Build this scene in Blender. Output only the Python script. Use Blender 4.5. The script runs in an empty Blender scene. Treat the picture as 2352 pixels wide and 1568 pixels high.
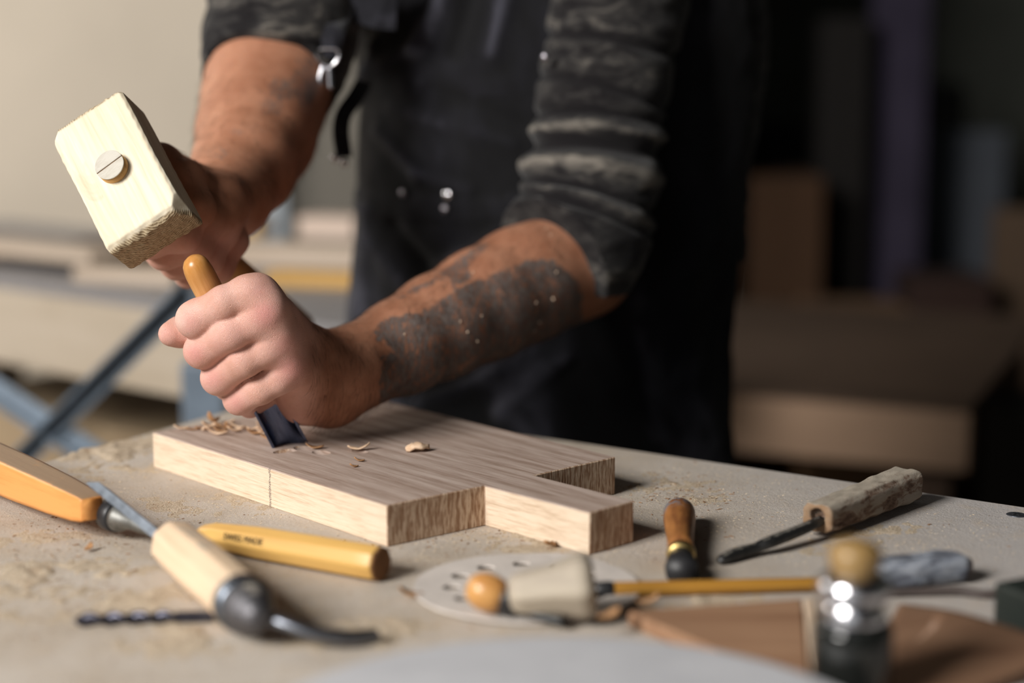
import bpy, bmesh, math, random
import numpy as np
from mathutils import Vector, Matrix, noise as mnoise

random.seed(7)
rng = np.random.default_rng(7)
COL = bpy.context.scene.collection
SC = bpy.context.scene

# ------------------------------------------------------------------ camera, light, exposure
TZ = 0.90                       # height of the workbench top (m)
FPX = 3920.0
PITCH = math.atan((784 - 150) / FPX)
CAM = np.array([0.0, 0.0, TZ + 0.276])
cam_d = bpy.data.cameras.new('camera')
cam = bpy.data.objects.new('camera', cam_d)
COL.objects.link(cam)
cam.location = CAM
cam.rotation_euler = (math.pi / 2 - PITCH, 0, 0)
cam_d.sensor_width = 36
cam_d.lens = FPX / 2352 * 36
cam_d.clip_start = 0.02
cam_d.dof.use_dof = True
cam_d.dof.focus_distance = 1.075
cam_d.dof.aperture_fstop = 2.4
SC.camera = cam
SC.view_settings.view_transform = 'Standard'
SC.view_settings.look = 'None'
SC.view_settings.gamma = 1
SC.view_settings.use_curve_mapping = False
SC.view_settings.exposure = 0.0

world = bpy.data.worlds.new('world')
SC.world = world
world.use_nodes = True
world.node_tree.nodes['Background'].inputs[0].default_value = (0.80, 0.86, 1.0, 1)
world.node_tree.nodes['Background'].inputs[1].default_value = 0.009


def area_light(name, loc, target, sx, sy, power, color):
    d = bpy.data.lights.new(name, 'AREA')
    d.shape = 'RECTANGLE'
    d.size, d.size_y = sx, sy
    d.energy = power
    d.color = color
    o = bpy.data.objects.new(name, d)
    COL.objects.link(o)
    o.location = loc
    o.rotation_euler = (Vector(target) - Vector(loc)).to_track_quat('-Z', 'Y').to_euler()
    return o


area_light('window_daylight', (-1.86, -0.76, 2.42), (0, 1.1, 1.0), 1.0, 1.0, 132, (1.0, 0.965, 0.92))
area_light('camera_side_fill', (-0.9, -2.6, 1.9), (0, 1.1, 0.9), 1.8, 1.2, 6, (0.92, 0.96, 1.0))  # added weak fill from the camera side, no known window there
area_light('back_wall_fill', (-2.3, 2.2, 1.9), (-0.8, 3.2, 1.2), 0.9, 0.9, 30, (1.0, 0.95, 0.88))  # added lamp that brightens the pale back wall, no known window


# ------------------------------------------------------------------ coordinates
Rv = np.array([1.0, 0, 0])
Fv = np.array([0, math.cos(PITCH), -math.sin(PITCH)])
Uv = np.array([0, math.sin(PITCH), math.cos(PITCH)])


def ray(x, y):
    return Fv * FPX + Rv * (x - 1176) + Uv * (784 - y)


def PZ(x, y, z):
    """point at height z above the floor"""
    d = ray(x, y)
    return CAM + d * (z - CAM[2]) / d[2]


def PY(x, y, Y):
    """point at distance Y"""
    d = ray(x, y)
    return CAM + d * Y / d[1]


def project(P):
    d = P - CAM
    w = d @ Fv
    return 1176 + FPX * (d @ Rv) / w, 784 - FPX * (d @ Uv) / w


# ------------------------------------------------------------------ objects
def link(o, parent=None):
    COL.objects.link(o)
    if parent is not None:
        o.parent = parent
        m = Matrix.Identity(4)
        p = parent
        o.matrix_parent_inverse = WM[p.name].inverted()
    return o


WM = {}


def obj(name, verts, faces, m, parent=None, mw=None, smooth=True, edges=None):
    me = bpy.data.meshes.new(name)
    me.from_pydata([tuple(map(float, v)) for v in verts] if not isinstance(verts, np.ndarray) else verts.tolist(), edges or [],
                   faces.tolist() if isinstance(faces, np.ndarray) else faces)
    me.materials.append(m)
    if smooth:
        me.polygons.foreach_set('use_smooth', [True] * len(me.polygons))
    me.update()
    o = bpy.data.objects.new(name, me)
    mw = mw or Matrix.Identity(4)
    link(o, parent)
    o.matrix_basis = mw
    WM[o.name] = mw.copy()
    return o


def obj_bm(name, bm, m, parent=None, mw=None, smooth=False, angle=None):
    me = bpy.data.meshes.new(name)
    bmesh.ops.recalc_face_normals(bm, faces=bm.faces)
    bm.to_mesh(me)
    bm.free()
    me.materials.append(m)
    if smooth:
        me.polygons.foreach_set('use_smooth', [True] * len(me.polygons))
        if angle:
            me.set_sharp_from_angle(angle=math.radians(angle))
    me.update()
    o = bpy.data.objects.new(name, me)
    mw = mw or Matrix.Identity(4)
    link(o, parent)
    o.matrix_basis = mw
    WM[o.name] = mw.copy()
    return o


def thing(name, label, cat, loc, group=None):
    o = bpy.data.objects.new(name, None)
    COL.objects.link(o)
    o.location = tuple(float(v) for v in loc)
    o.empty_display_size = 0.02
    WM[o.name] = Matrix.Translation(o.location)
    return tag(o, label, cat, group)


def tag(o, label=None, cat=None, group=None, kind=None):
    if label: o['label'] = label
    if cat: o['category'] = cat
    if group: o['group'] = group
    if kind: o['kind'] = kind
    return o


def frame(P0, P1, up=(0, 0, 1), roll=0.0):
    """matrix with its origin at P0, X along P0->P1 and Z near up; and the length"""
    x = Vector(P1) - Vector(P0)
    L = x.length
    x.normalize()
    u = Vector(up)
    y = u.cross(x).normalized()
    z = x.cross(y)
    m = Matrix((x, y, z)).transposed().to_4x4()
    if roll:
        m = m @ Matrix.Rotation(roll, 4, 'X')
    return Matrix.Translation(Vector(P0)) @ m, L


def loft(sections, closed=True, cap=True):
    """sections: list of rings (each a list of 3-D points, equal counts)"""
    n = len(sections[0])
    v = [p for s in sections for p in s]
    f = []
    for i in range(len(sections) - 1):
        for j in range(n if closed else n - 1):
            a, b = i * n + j, i * n + (j + 1) % n
            f.append((a, b, b + n, a + n))
    if cap and closed:
        f.append(tuple(reversed(range(n))))
        f.append(tuple(range((len(sections) - 1) * n, len(sections) * n)))
    return v, f


def lathe_x(prof, n=40, sy=1.0, sz=1.0, ngon=0, jitter=0.0):
    """profile [(x, r)] turned about X; ngon > 0 gives a faceted section"""
    secs = []
    for x, r in prof:
        ring = []
        for j in range(n):
            a = 2 * math.pi * j / n
            rr = r
            if ngon:
                seg = 2 * math.pi / ngon
                d = (a % seg) - seg / 2
                rr = r * min(1.0, math.cos(seg / 2) / math.cos(d) * 1.0 + 0.012)
            rr += jitter * mnoise.noise(Vector((x * 90, math.cos(a) * 2, math.sin(a) * 2)))
            ring.append((x, rr * math.cos(a) * sy, rr * math.sin(a) * sz))
        secs.append(ring)
    return loft(secs)


def smoothpts(pts, k=10):
    """Catmull-Rom through tuples of numbers"""
    P = [np.array(p, float) for p in pts]
    P = [2 * P[0] - P[1]] + P + [2 * P[-1] - P[-2]]
    out = []
    for i in range(1, len(P) - 2):
        for s in range(k):
            t = s / k
            a, b, c, d = P[i - 1], P[i], P[i + 1], P[i + 2]
            out.append(0.5 * (2 * b + (c - a) * t + (2 * a - 5 * b + 4 * c - d) * t * t + (3 * b - a - 3 * c + d) * t ** 3))
    out.append(P[-2])
    return out


def tube(pts, n=12, k=8, flat=1.0, up=(0, 0, 1)):
    """pts [(x,y,z,r)] -> a tube"""
    Q = smoothpts(pts, k) if len(pts) > 2 else [np.array(p, float) for p in pts]
    secs = []
    for i, q in enumerate(Q):
        t = (Q[min(i + 1, len(Q) - 1)] - Q[max(i - 1, 0)])[:3]
        t = Vector(t).normalized()
        a = t.cross(Vector(up))
        if a.length < 1e-3: a = t.cross(Vector((1, 0, 0)))
        a.normalize()
        b = a.cross(t)
        secs.append([tuple(Vector(q[:3]) + a * (q[3] * math.cos(2 * math.pi * j / n)) + b * (q[3] * flat * math.sin(2 * math.pi * j / n))) for j in range(n)])
    return loft(secs)


def merge(*vf):
    V, F = [], []
    for v, f in vf:
        n = len(V)
        V += list(v)
        F += [tuple(i + n for i in q) for q in f]
    return V, F


def box_bm(sx, sy, sz, bev=0.0, seg=2, center=(0, 0, 0), bm=None):
    b = bm or bmesh.new()
    r = bmesh.ops.create_cube(b, size=1.0)
    vs = r['verts']
    bmesh.ops.scale(b, vec=(sx, sy, sz), verts=vs)
    bmesh.ops.translate(b, vec=center, verts=vs)
    if bev:
        es = list({e for v in vs for e in v.link_edges})
        bmesh.ops.bevel(b, geom=es, offset=bev, segments=seg, affect='EDGES', profile=0.6)
    return b


def prism_bm(poly, z0, z1, bev=0.0, seg=1):
    b = bmesh.new()
    lo = [b.verts.new((p[0], p[1], z0)) for p in poly]
    hi = [b.verts.new((p[0], p[1], z1)) for p in poly]
    n = len(poly)
    b.faces.new(hi)
    b.faces.new(lo[::-1])
    for i in range(n):
        b.faces.new((lo[i], lo[(i + 1) % n], hi[(i + 1) % n], hi[i]))
    bmesh.ops.recalc_face_normals(b, faces=b.faces)
    if bev:
        bmesh.ops.bevel(b, geom=list(b.edges), offset=bev, segments=seg, affect='EDGES')
    return b


# ------------------------------------------------------------------ signed distance volumes -> one smooth skin
class Vol:
    def __init__(s, lo, hi, h):
        s.lo = np.array(lo, float)
        s.h = h
        s.n = np.ceil((np.array(hi) - s.lo) / h).astype(int) + 1
        s.V = np.full(s.n, 0.05, np.float32)

    def sub(s, lo, hi):
        a = np.clip(np.floor((np.array(lo) - s.lo) / s.h).astype(int), 0, s.n - 1)
        b = np.clip(np.ceil((np.array(hi) - s.lo) / s.h).astype(int) + 1, 1, s.n)
        sl = tuple(slice(i, max(j, i + 1)) for i, j in zip(a, b))
        g = [s.lo[k] + s.h * np.arange(sl[k].start, sl[k].stop) for k in range(3)]
        X, Y, Z = np.meshgrid(*g, indexing='ij', sparse=True)
        return sl, X.astype(np.float32), Y.astype(np.float32), Z.astype(np.float32)

    @staticmethod
    def smin(a, b, k):
        if k <= 0: return np.minimum(a, b)
        h = np.maximum(k - np.abs(a - b), 0) / k
        return np.minimum(a, b) - h * h * k * 0.25

    def cap(s, A, B, ra, rb, k=0.004, flat=None, fs=1.0, pad=0.012):
        A, B = np.array(A, float), np.array(B, float)
        m = max(ra, rb) * max(1, 1 / fs if fs else 1) + k + pad
        sl, X, Y, Z = s.sub(np.minimum(A, B) - m, np.maximum(A, B) + m)
        if flat is not None:
            n = np.array(flat, float)
            n /= np.linalg.norm(n)
        d = B - A
        L2 = float(d @ d) + 1e-12
        px, py, pz = X - A[0], Y - A[1], Z - A[2]
        t = np.clip((px * d[0] + py * d[1] + pz * d[2]) / L2, 0, 1)
        qx, qy, qz = px - t * d[0], py - t * d[1], pz - t * d[2]
        if flat is not None:
            w = (qx * n[0] + qy * n[1] + qz * n[2]) * (1 / fs - 1)
            qx, qy, qz = qx + w * n[0], qy + w * n[1], qz + w * n[2]
        D = np.sqrt(qx * qx + qy * qy + qz * qz) - (ra + (rb - ra) * t)
        s.V[sl] = s.smin(s.V[sl], D.astype(np.float32), k)

    def chain(s, pts, k=0.004, ck=0.003, **kw):
        """a finger or limb: one chain blended within itself with ck, then joined with k"""
        A = np.array([p[0] for p in pts])
        rm = max(p[1] for p in pts) * (max(1, 1 / kw.get('fs', 1.0))) + k + 0.012
        lo, hi = A.min(0) - rm, A.max(0) + rm
        t = Vol(lo, hi, s.h)
        a = np.floor((lo - s.lo) / s.h)
        t.lo = s.lo + a * s.h
        t.n = np.ceil((hi - t.lo) / s.h).astype(int) + 1
        t.V = np.full(t.n, 0.05, np.float32)
        for (P, r), (Q, q) in zip(pts[:-1], pts[1:]):
            t.cap(P, Q, r, q, ck, **kw)
        a = a.astype(int)
        i0, i1 = np.maximum(a, 0), np.minimum(a + t.n, s.n)
        if np.any(i1 <= i0): return
        sl = tuple(slice(p, q) for p, q in zip(i0, i1))
        tl = tuple(slice(p - o, q - o) for p, q, o in zip(i0, i1, a))
        s.V[sl] = s.smin(s.V[sl], t.V[tl], k)

    def mesh(s):
        V, n = s.V, s.n
        S = V < 0
        c = n - 1
        tot = np.zeros(c, np.uint8)
        for i in (0, 1):
            for j in (0, 1):
                for k in (0, 1):
                    tot += S[i:i + c[0], j:j + c[1], k:k + c[2]]
        ii = np.argwhere((tot > 0) & (tot < 8))
        del tot
        idx = np.full(c, -1, np.int32)
        idx[tuple(ii.T)] = np.arange(len(ii))
        cor_ = {}
        for i in (0, 1):
            for j in (0, 1):
                for k in (0, 1):
                    cor_[i, j, k] = V[ii[:, 0] + i, ii[:, 1] + j, ii[:, 2] + k].astype(np.float64)
        acc = np.zeros((len(ii), 3))
        cnt = np.zeros(len(ii))
        for ax in range(3):
            o1, o2 = [q for q in range(3) if q != ax]
            for d1 in (0, 1):
                for d2 in (0, 1):
                    p0 = [0, 0, 0]
                    p0[o1], p0[o2] = d1, d2
                    p1 = list(p0)
                    p1[ax] = 1
                    va, vb = cor_[tuple(p0)], cor_[tuple(p1)]
                    cr = (va < 0) != (vb < 0)
                    t = np.where(cr, va / np.where(cr, va - vb, 1), 0)
                    cnt += cr
                    acc[:, ax] += t
                    acc[:, o1] += d1 * cr
                    acc[:, o2] += d2 * cr
        P = (ii + acc / cnt[:, None]) * s.h + s.lo
        quads = []
        for ax in range(3):
            o1, o2 = [(1, 2), (2, 0), (0, 1)][ax]
            va = S[tuple(slice(0, -1) if q == ax else slice(None) for q in range(3))]
            vb = S[tuple(slice(1, None) if q == ax else slice(None) for q in range(3))]
            e = np.argwhere(va != vb)
            e = e[(e[:, o1] > 0) & (e[:, o2] > 0) & (e[:, o1] < c[o1]) & (e[:, o2] < c[o2])]
            ins = va[tuple(e.T)]

            def at(d1, d2):
                q = e.copy()
                q[:, o1] -= d1
                q[:, o2] -= d2
                return idx[tuple(q.T)]
            q = np.stack([at(1, 1), at(0, 1), at(0, 0), at(1, 0)], 1)
            q[~ins] = q[~ins][:, ::-1]
            quads.append(q)
        return P, np.concatenate(quads).astype(np.int64)


def attr(o, name, vals):
    a = o.data.attributes.new(name, 'FLOAT', 'POINT')
    a.data.foreach_set('value', np.asarray(vals, np.float32))


def vnoise(P, scale, seed=0.0):
    return np.array([mnoise.noise(Vector((p[0] * scale + seed, p[1] * scale, p[2] * scale))) for p in P])


# ------------------------------------------------------------------ materials
class N:
    """small node-tree writer"""
    def __init__(s, name, rough=0.7, spec=0.3, metal=0.0):
        s.m = bpy.data.materials.new(name)
        s.m.use_nodes = True
        s.t = s.m.node_tree
        s.b = s.t.nodes['Principled BSDF']
        s.b.inputs['Roughness'].default_value = rough
        s.b.inputs['Specular IOR Level'].default_value = spec
        s.b.inputs['Metallic'].default_value = metal
        s.tc = s.t.nodes.new('ShaderNodeTexCoord')

    def new(s, typ, **kw):
        n = s.t.nodes.new(typ)
        for k, v in kw.items():
            if hasattr(n, k) and k not in ('Scale',): setattr(n, k, v)
        return n

    def put(s, n, key, v):
        i = n.inputs[key]
        if isinstance(v, bpy.types.NodeSocket): s.t.links.new(v, i)
        elif isinstance(v, (tuple, list)) and len(v) == 3 and i.type == 'RGBA': i.default_value = (*v, 1)
        else: i.default_value = v

    def map(s, scale=(1, 1, 1), loc=(0, 0, 0), rot=(0, 0, 0), src=None):
        n = s.new('ShaderNodeMapping')
        s.put(n, 0, src or s.tc.outputs['Object'])
        n.inputs['Scale'].default_value = scale
        n.inputs['Location'].default_value = loc
        n.inputs['Rotation'].default_value = rot
        return n.outputs[0]

    def noise(s, vec, scale, detail=4, rough=0.55, dist=0.0):
        n = s.new('ShaderNodeTexNoise')
        s.put(n, 'Vector', vec)
        n.inputs['Scale'].default_value = scale
        n.inputs['Detail'].default_value = detail
        n.inputs['Roughness'].default_value = rough
        n.inputs['Distortion'].default_value = dist
        return n.outputs['Fac']

    def wave(s, vec, scale, dist=3, detail=2, dscale=1.0, typ='BANDS', axis='X'):
        n = s.new('ShaderNodeTexWave')
        n.wave_type = typ
        if typ == 'BANDS': n.bands_direction = axis
        else: n.rings_direction = axis
        s.put(n, 'Vector', vec)
        n.inputs['Scale'].default_value = scale
        n.inputs['Distortion'].default_value = dist
        n.inputs['Detail'].default_value = detail
        n.inputs['Detail Scale'].default_value = dscale
        return n.outputs['Fac']

    def vor(s, vec, scale, feature='F1'):
        n = s.new('ShaderNodeTexVoronoi')
        n.feature = feature
        s.put(n, 'Vector', vec)
        n.inputs['Scale'].default_value = scale
        return n.outputs['Distance']

    def ramp(s, fac, stops):
        n = s.new('ShaderNodeValToRGB')
        s.put(n, 0, fac)
        e = n.color_ramp.elements
        while len(e) < len(stops): e.new(0.5)
        for el, (p, c) in zip(e, stops):
            el.position = p
            el.color = (*c, 1) if isinstance(c, tuple) else (c, c, c, 1)
        return n.outputs[0]

    def mix(s, f, a, b, mode='MIX'):
        n = s.new('ShaderNodeMix')
        n.data_type = 'RGBA'
        n.blend_type = mode
        s.put(n, 0, f)
        s.put(n, 6, a)
        s.put(n, 7, b)
        return n.outputs[2]

    def math(s, op, a, b=0.0, c=0.0):
        n = s.new('ShaderNodeMath')
        n.operation = op
        s.put(n, 0, a)
        s.put(n, 1, b)
        if op in ('MULTIPLY_ADD',): s.put(n, 2, c)
        return n.outputs[0]

    def attr(s, name):
        n = s.new('ShaderNodeAttribute')
        n.attribute_name = name
        return n.outputs['Fac']

    def up(s):
        """how much the surface faces up: where dust settles"""
        g = s.new('ShaderNodeNewGeometry')
        x = s.new('ShaderNodeSeparateXYZ')
        s.put(x, 0, g.outputs['Normal'])
        return x.outputs[2]

    def xyz(s, vec=None):
        x = s.new('ShaderNodeSeparateXYZ')
        s.put(x, 0, vec or s.tc.outputs['Object'])
        return x.outputs

    def color(s, c): s.put(s.b, 'Base Color', c)

    def rough(s, r): s.put(s.b, 'Roughness', r)

    def bump(s, h, dist=0.001, strength=0.6, prev=None):
        n = s.new('ShaderNodeBump')
        s.put(n, 'Height', h)
        n.inputs['Distance'].default_value = dist
        n.inputs['Strength'].default_value = strength
        if prev is not None: s.put(n, 'Normal', prev)
        s.put(s.b, 'Normal', n.outputs[0])
        return n.outputs[0]


def wood(name, c1, c2, grain=60, stretch=0.06, rough=0.65, spec=0.25, dust=None, dustc=(0.45, 0.39, 0.32), bump=0.4, ax=0):
    """grain runs along local X (ax 0)"""
    n = N(name, rough, spec)
    sc = [1, 1, 1]
    sc[ax] = stretch
    v = n.map(tuple(sc))
    a = n.noise(v, grain, 6, 0.6, 0.3)
    b = n.noise(v, grain * 5, 3, 0.6)
    big = n.noise(n.map(), 9, 2)
    f = n.math('MULTIPLY_ADD', b, 0.35, n.math('MULTIPLY', a, 0.75))
    f = n.math('MULTIPLY_ADD', big, 0.25, n.math('ADD', f, -0.12))
    c = n.ramp(f, [(0.32, c2), (0.62, c1)])
    if dust is not None:
        d = n.math('MULTIPLY_ADD', n.noise(n.map(), 120, 4, 0.7), 0.4, n.math('MULTIPLY', n.up(), .8))
        c = n.mix(n.ramp(d, [(dust, 0.0), (min(1, dust + 0.25), 0.85)]), c, dustc)
    n.color(c)
    n.bump(b, 0.0006, bump)
    return n.m


def metal(name, c, rough=0.3, dust=None, dustc=(0.4, 0.36, 0.3), var=0.5, scale=150):
    n = N(name, rough, 0.5, 1.0)
    a = n.noise(n.map(), scale, 5, 0.65)
    cc = n.mix(n.ramp(a, [(0.35, 0.0), (0.7, 1.0)]), c, tuple(x * var for x in c))
    n.rough(n.math('MULTIPLY_ADD', a, 0.3, rough - 0.1))
    n.color(cc)
    if dust is not None:
        d = n.math('MULTIPLY_ADD', n.noise(n.map(), 140, 4, 0.7), 0.4, n.math('MULTIPLY', n.up(), .8))
        k = n.ramp(d, [(dust, 0.0), (min(1, dust + 0.3), 0.8)])
        n.color(n.mix(k, cc, dustc))
        n.put(n.b, 'Metallic', n.math('SUBTRACT', 1.0, k))
    n.bump(a, 0.0002, 0.3)
    return n.m


def plain(name, c, rough=0.7, spec=0.3, var=0.15, scale=40, bump=0.0, bscale=200, sheen=0):
    n = N(name, rough, spec)
    a = n.noise(n.map(), scale, 5, 0.6)
    n.color(n.mix(n.ramp(a, [(0.3, 0.0), (0.7, 1.0)]), tuple(x * (1 - var) for x in c), tuple(min(1, x * (1 + var)) for x in c)))
    if bump: n.bump(n.noise(n.map(), bscale, 3), 0.0006, bump)
    if sheen: n.b.inputs['Sheen Weight'].default_value = sheen
    return n.m


# ------------------------------------------------------------------ SETTING
def tile_floor():
    n = N('concrete floor', 0.85, 0.2)
    a = n.noise(n.map(), 3, 6, 0.6)
    n.color(n.ramp(a, [(0.3, (0.055, 0.045, 0.038)), (0.7, (0.10, 0.085, 0.07))]))
    n.bump(a, 0.002, 0.4)
    return n.m


def struct(o):
    o['kind'] = 'structure'
    return o


struct(obj_bm('floor', box_bm(7.4, 8.6, 0.1, center=(0.3, 2.0, -0.05)), tile_floor()))
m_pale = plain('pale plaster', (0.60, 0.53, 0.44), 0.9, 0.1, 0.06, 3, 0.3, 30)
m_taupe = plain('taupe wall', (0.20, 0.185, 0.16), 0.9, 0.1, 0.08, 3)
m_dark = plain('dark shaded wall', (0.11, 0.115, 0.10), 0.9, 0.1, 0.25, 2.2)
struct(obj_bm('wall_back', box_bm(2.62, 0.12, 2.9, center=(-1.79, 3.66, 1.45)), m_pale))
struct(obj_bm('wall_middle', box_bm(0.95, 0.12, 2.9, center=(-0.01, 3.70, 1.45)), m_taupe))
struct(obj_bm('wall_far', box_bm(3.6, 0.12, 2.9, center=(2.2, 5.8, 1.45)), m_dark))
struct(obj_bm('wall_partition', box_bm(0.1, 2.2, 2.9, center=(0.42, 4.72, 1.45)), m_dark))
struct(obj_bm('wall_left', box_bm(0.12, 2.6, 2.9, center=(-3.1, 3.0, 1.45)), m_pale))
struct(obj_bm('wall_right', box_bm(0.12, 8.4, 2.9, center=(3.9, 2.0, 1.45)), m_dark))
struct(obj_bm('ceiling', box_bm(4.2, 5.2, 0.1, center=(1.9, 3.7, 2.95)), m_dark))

# ------------------------------------------------------------------ WORKBENCH
K = PZ(630, 915, TZ)
r1 = PZ(2352, 1150, TZ) - PZ(1149, 978, TZ)
r1 /= np.linalg.norm(r1)
l1 = PZ(97, 1063, TZ) - K
l1 /= np.linalg.norm(l1)
tb = [K, K + r1 * 1.05, K + r1 * 1.05 + l1 * 1.25, K + l1 * 1.25]


def bench_mat():
    n = N('dusty fibreboard', 0.9, 0.15)
    v = n.map()
    a = n.noise(v, 14, 5, 0.6, 0.4)
    b = n.noise(v, 420, 4, 0.7)
    c = n.noise(v, 48, 6, 0.7, 0.1)
    base = n.ramp(a, [(0.35, (0.38, 0.315, 0.25)), (0.65, (0.50, 0.45, 0.40))])
    X = n.xyz()[0]
    grey = n.ramp(n.math('ADD', X, n.math('MULTIPLY', c, 0.25)), [(0.22, 0.0), (0.42, 1.0)])
    base = n.mix(grey, base, (0.40, 0.385, 0.39))
    base = n.mix(n.ramp(c, [(0.52, 0.0), (0.72, 0.45)]), base, (0.47, 0.36, 0.245))
    base = n.mix(n.ramp(n.noise(v, 95, 5, 0.75), [(0.66, 0.0), (0.74, 0.6)]), base, (0.22, 0.12, 0.065))
    base = n.mix(n.math('MULTIPLY', b, 0.5), base, (0.60, 0.53, 0.45))
    n.color(base)
    h = n.math('MULTIPLY_ADD', b, 0.45, n.math('MULTIPLY', c, 0.6))
    n.bump(h, 0.0022, 0.65)
    return n.m


M_BENCH = bench_mat()
bench = thing('workbench', 'foreground workbench with a pale dust-covered board top under the carving tools', 'workbench', (-0.05, 0.75, 0))
b = prism_bm([(p[0], p[1]) for p in tb], TZ - 0.022, TZ)
obj_bm('worktop', b, M_BENCH, bench)
m_frame = plain('bench frame timber', (0.22, 0.15, 0.09), 0.8)
cen = sum(tb) / 4
for p in tb:
    q = p + (cen - p) * 0.10
    obj_bm('leg', box_bm(0.07, 0.07, TZ - 0.025, 0.003, center=(q[0], q[1], (TZ - 0.025) / 2)), m_frame, bench)
for i in range(4):
    p, q = tb[i] + (cen - tb[i]) * 0.10, tb[(i + 1) % 4] + (cen - tb[(i + 1) % 4]) * 0.10
    mw, L = frame((*p[:2], TZ - 0.07), (*q[:2], TZ - 0.07))
    obj_bm('rail', box_bm(L, 0.03, 0.08, 0.002, center=(L / 2, 0, 0)), m_frame, bench, mw)

# loose sawdust: a low uneven crust plus thousands of grains (nobody could count it)
def dust_height(x, y):
    v = Vector((x * 26, y * 26, 0.3))
    h = mnoise.fractal(v, 0.9, 2.1, 5)
    h2 = mnoise.fractal(Vector((x * 150, y * 150, 2)), 0.8, 2.2, 4)
    px, py = project(np.array([x, y, TZ]))
    m = 0.0
    for cx, cy, rx, ry, a in ((230, 1045, 150, 42, 1.0), (150, 1330, 330, 95, 0.8), (620, 1450, 420, 60, 0.7), (1180, 1235, 190, 34, 0.55),
                              (1560, 1125, 150, 40, 0.5), (1950, 1235, 240, 45, 0.35), (480, 1160, 170, 45, 0.4), (1500, 1400, 260, 60, 0.5), (330, 1000, 210, 22, 0.9)):
        d = ((px - cx) / rx) ** 2 + ((py - cy) / ry) ** 2
        m = max(m, a * math.exp(-d))
    return m * (0.0018 + 0.0040 * h + 0.0024 * h2) - 0.0007


def dust_mat():
    n = N('sawdust', 0.95, 0.1)
    v = n.map()
    a = n.noise(v, 700, 3, 0.7)
    c = n.noise(v, 60, 5, 0.7)
    col = n.ramp(a, [(0.3, (0.36, 0.27, 0.18)), (0.6, (0.58, 0.49, 0.38))])
    col = n.mix(n.ramp(c, [(0.55, 0.0), (0.75, 0.55)]), col, (0.33, 0.19, 0.10))
    n.color(col)
    n.bump(a, 0.0012, 0.8)
    return n.m


M_DUST = dust_mat()
V, F = [], []
gx, gy = 300, 230
for j in range(gy):
    for i in range(gx):
        p = K + r1 * (1.0 * i / (gx - 1)) * 0.62 + l1 * (j / (gy - 1)) * 0.72 - 0
        V.append((p[0], p[1], TZ + dust_height(p[0], p[1])))
for j in range(gy - 1):
    for i in range(gx - 1):
        a = j * gx + i
        if max(V[a][2], V[a + 1][2], V[a + gx][2], V[a + gx + 1][2]) > TZ - 0.0003:
            F.append((a, a + 1, a + gx + 1, a + gx))
o = obj('sawdust_crust', V, F, M_DUST)
tag(o, 'thin uneven crust of sawdust lying over the foreground worktop', 'sawdust', kind='stuff')

M_GRAIN_A = plain('pale sawdust grains', (0.62, 0.50, 0.36), 0.9, 0.1, 0.3, 300)
M_GRAIN_B = plain('brown sawdust grains', (0.26, 0.14, 0.07), 0.9, 0.1, 0.4, 300)


def grains(name, cnt, m, smin, smax, label, region, z=TZ, curl=1.0):
    V, F = [], []
    k = 0
    while k < cnt:
        cx, cy, sx, sy = region[rng.integers(len(region))]
        px, py = rng.normal(cx, sx), rng.normal(cy, sy)
        if py < 930 or py > 1640: continue
        p = PZ(px, py, z)
        q = p - K
        det = r1[0] * l1[1] - r1[1] * l1[0]
        u = (q[0] * l1[1] - q[1] * l1[0]) / det
        w = (r1[0] * q[1] - r1[1] * q[0]) / det
        if u < 0.004 or w < 0.004: continue
        s = rng.uniform(smin, smax) * rng.uniform(0.5, 1)
        a = rng.uniform(0, 6.28)
        e = rng.uniform(1, 2.6)
        ca, sa = math.cos(a), math.sin(a)
        h = s * rng.uniform(0.35, 0.8)
        base = len(V)
        for (x, y, zz) in ((-e, -.5, 0), (e, -.6, h * .6), (e * .8, .6, h * .2), (-e * .9, .5, h * .3), (0, 0, h)):
            V.append((p[0] + s * (x * ca - y * sa), p[1] + s * (x * sa + y * ca), z + max(0, dust_height(p[0], p[1])) * (z == TZ) + zz * (1 if abs(zz) < 1 else 1)))
        for t in ((0, 1, 4), (1, 2, 4), (2, 3, 4), (3, 0, 4)):
            F.append(tuple(base + i for i in t))
        k += 1
    o = obj(name, V, F, m, smooth=False)
    return tag(o, label, 'sawdust', kind='stuff')


grains('sawdust', 7000, M_GRAIN_A, 0.0002, 0.0007, 'fine pale sawdust grains strewn over the foreground worktop',
       [(230, 1050, 160, 40), (500, 1170, 160, 50), (150, 1300, 260, 90), (1180, 1235, 200, 30), (1570, 1120, 140, 40), (1850, 1240, 260, 40), (1400, 1230, 700, 120), (700, 1430, 400, 60)])
grains('wood_crumbs', 1500, M_GRAIN_B, 0.0003, 0.0010, 'small brown wood crumbs strewn over the foreground worktop',
       [(1560, 1130, 70, 30), (150, 1290, 200, 70), (230, 1230, 180, 40), (1100, 1250, 200, 25), (1500, 1180, 700, 110), (300, 1400, 300, 80)])

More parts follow.
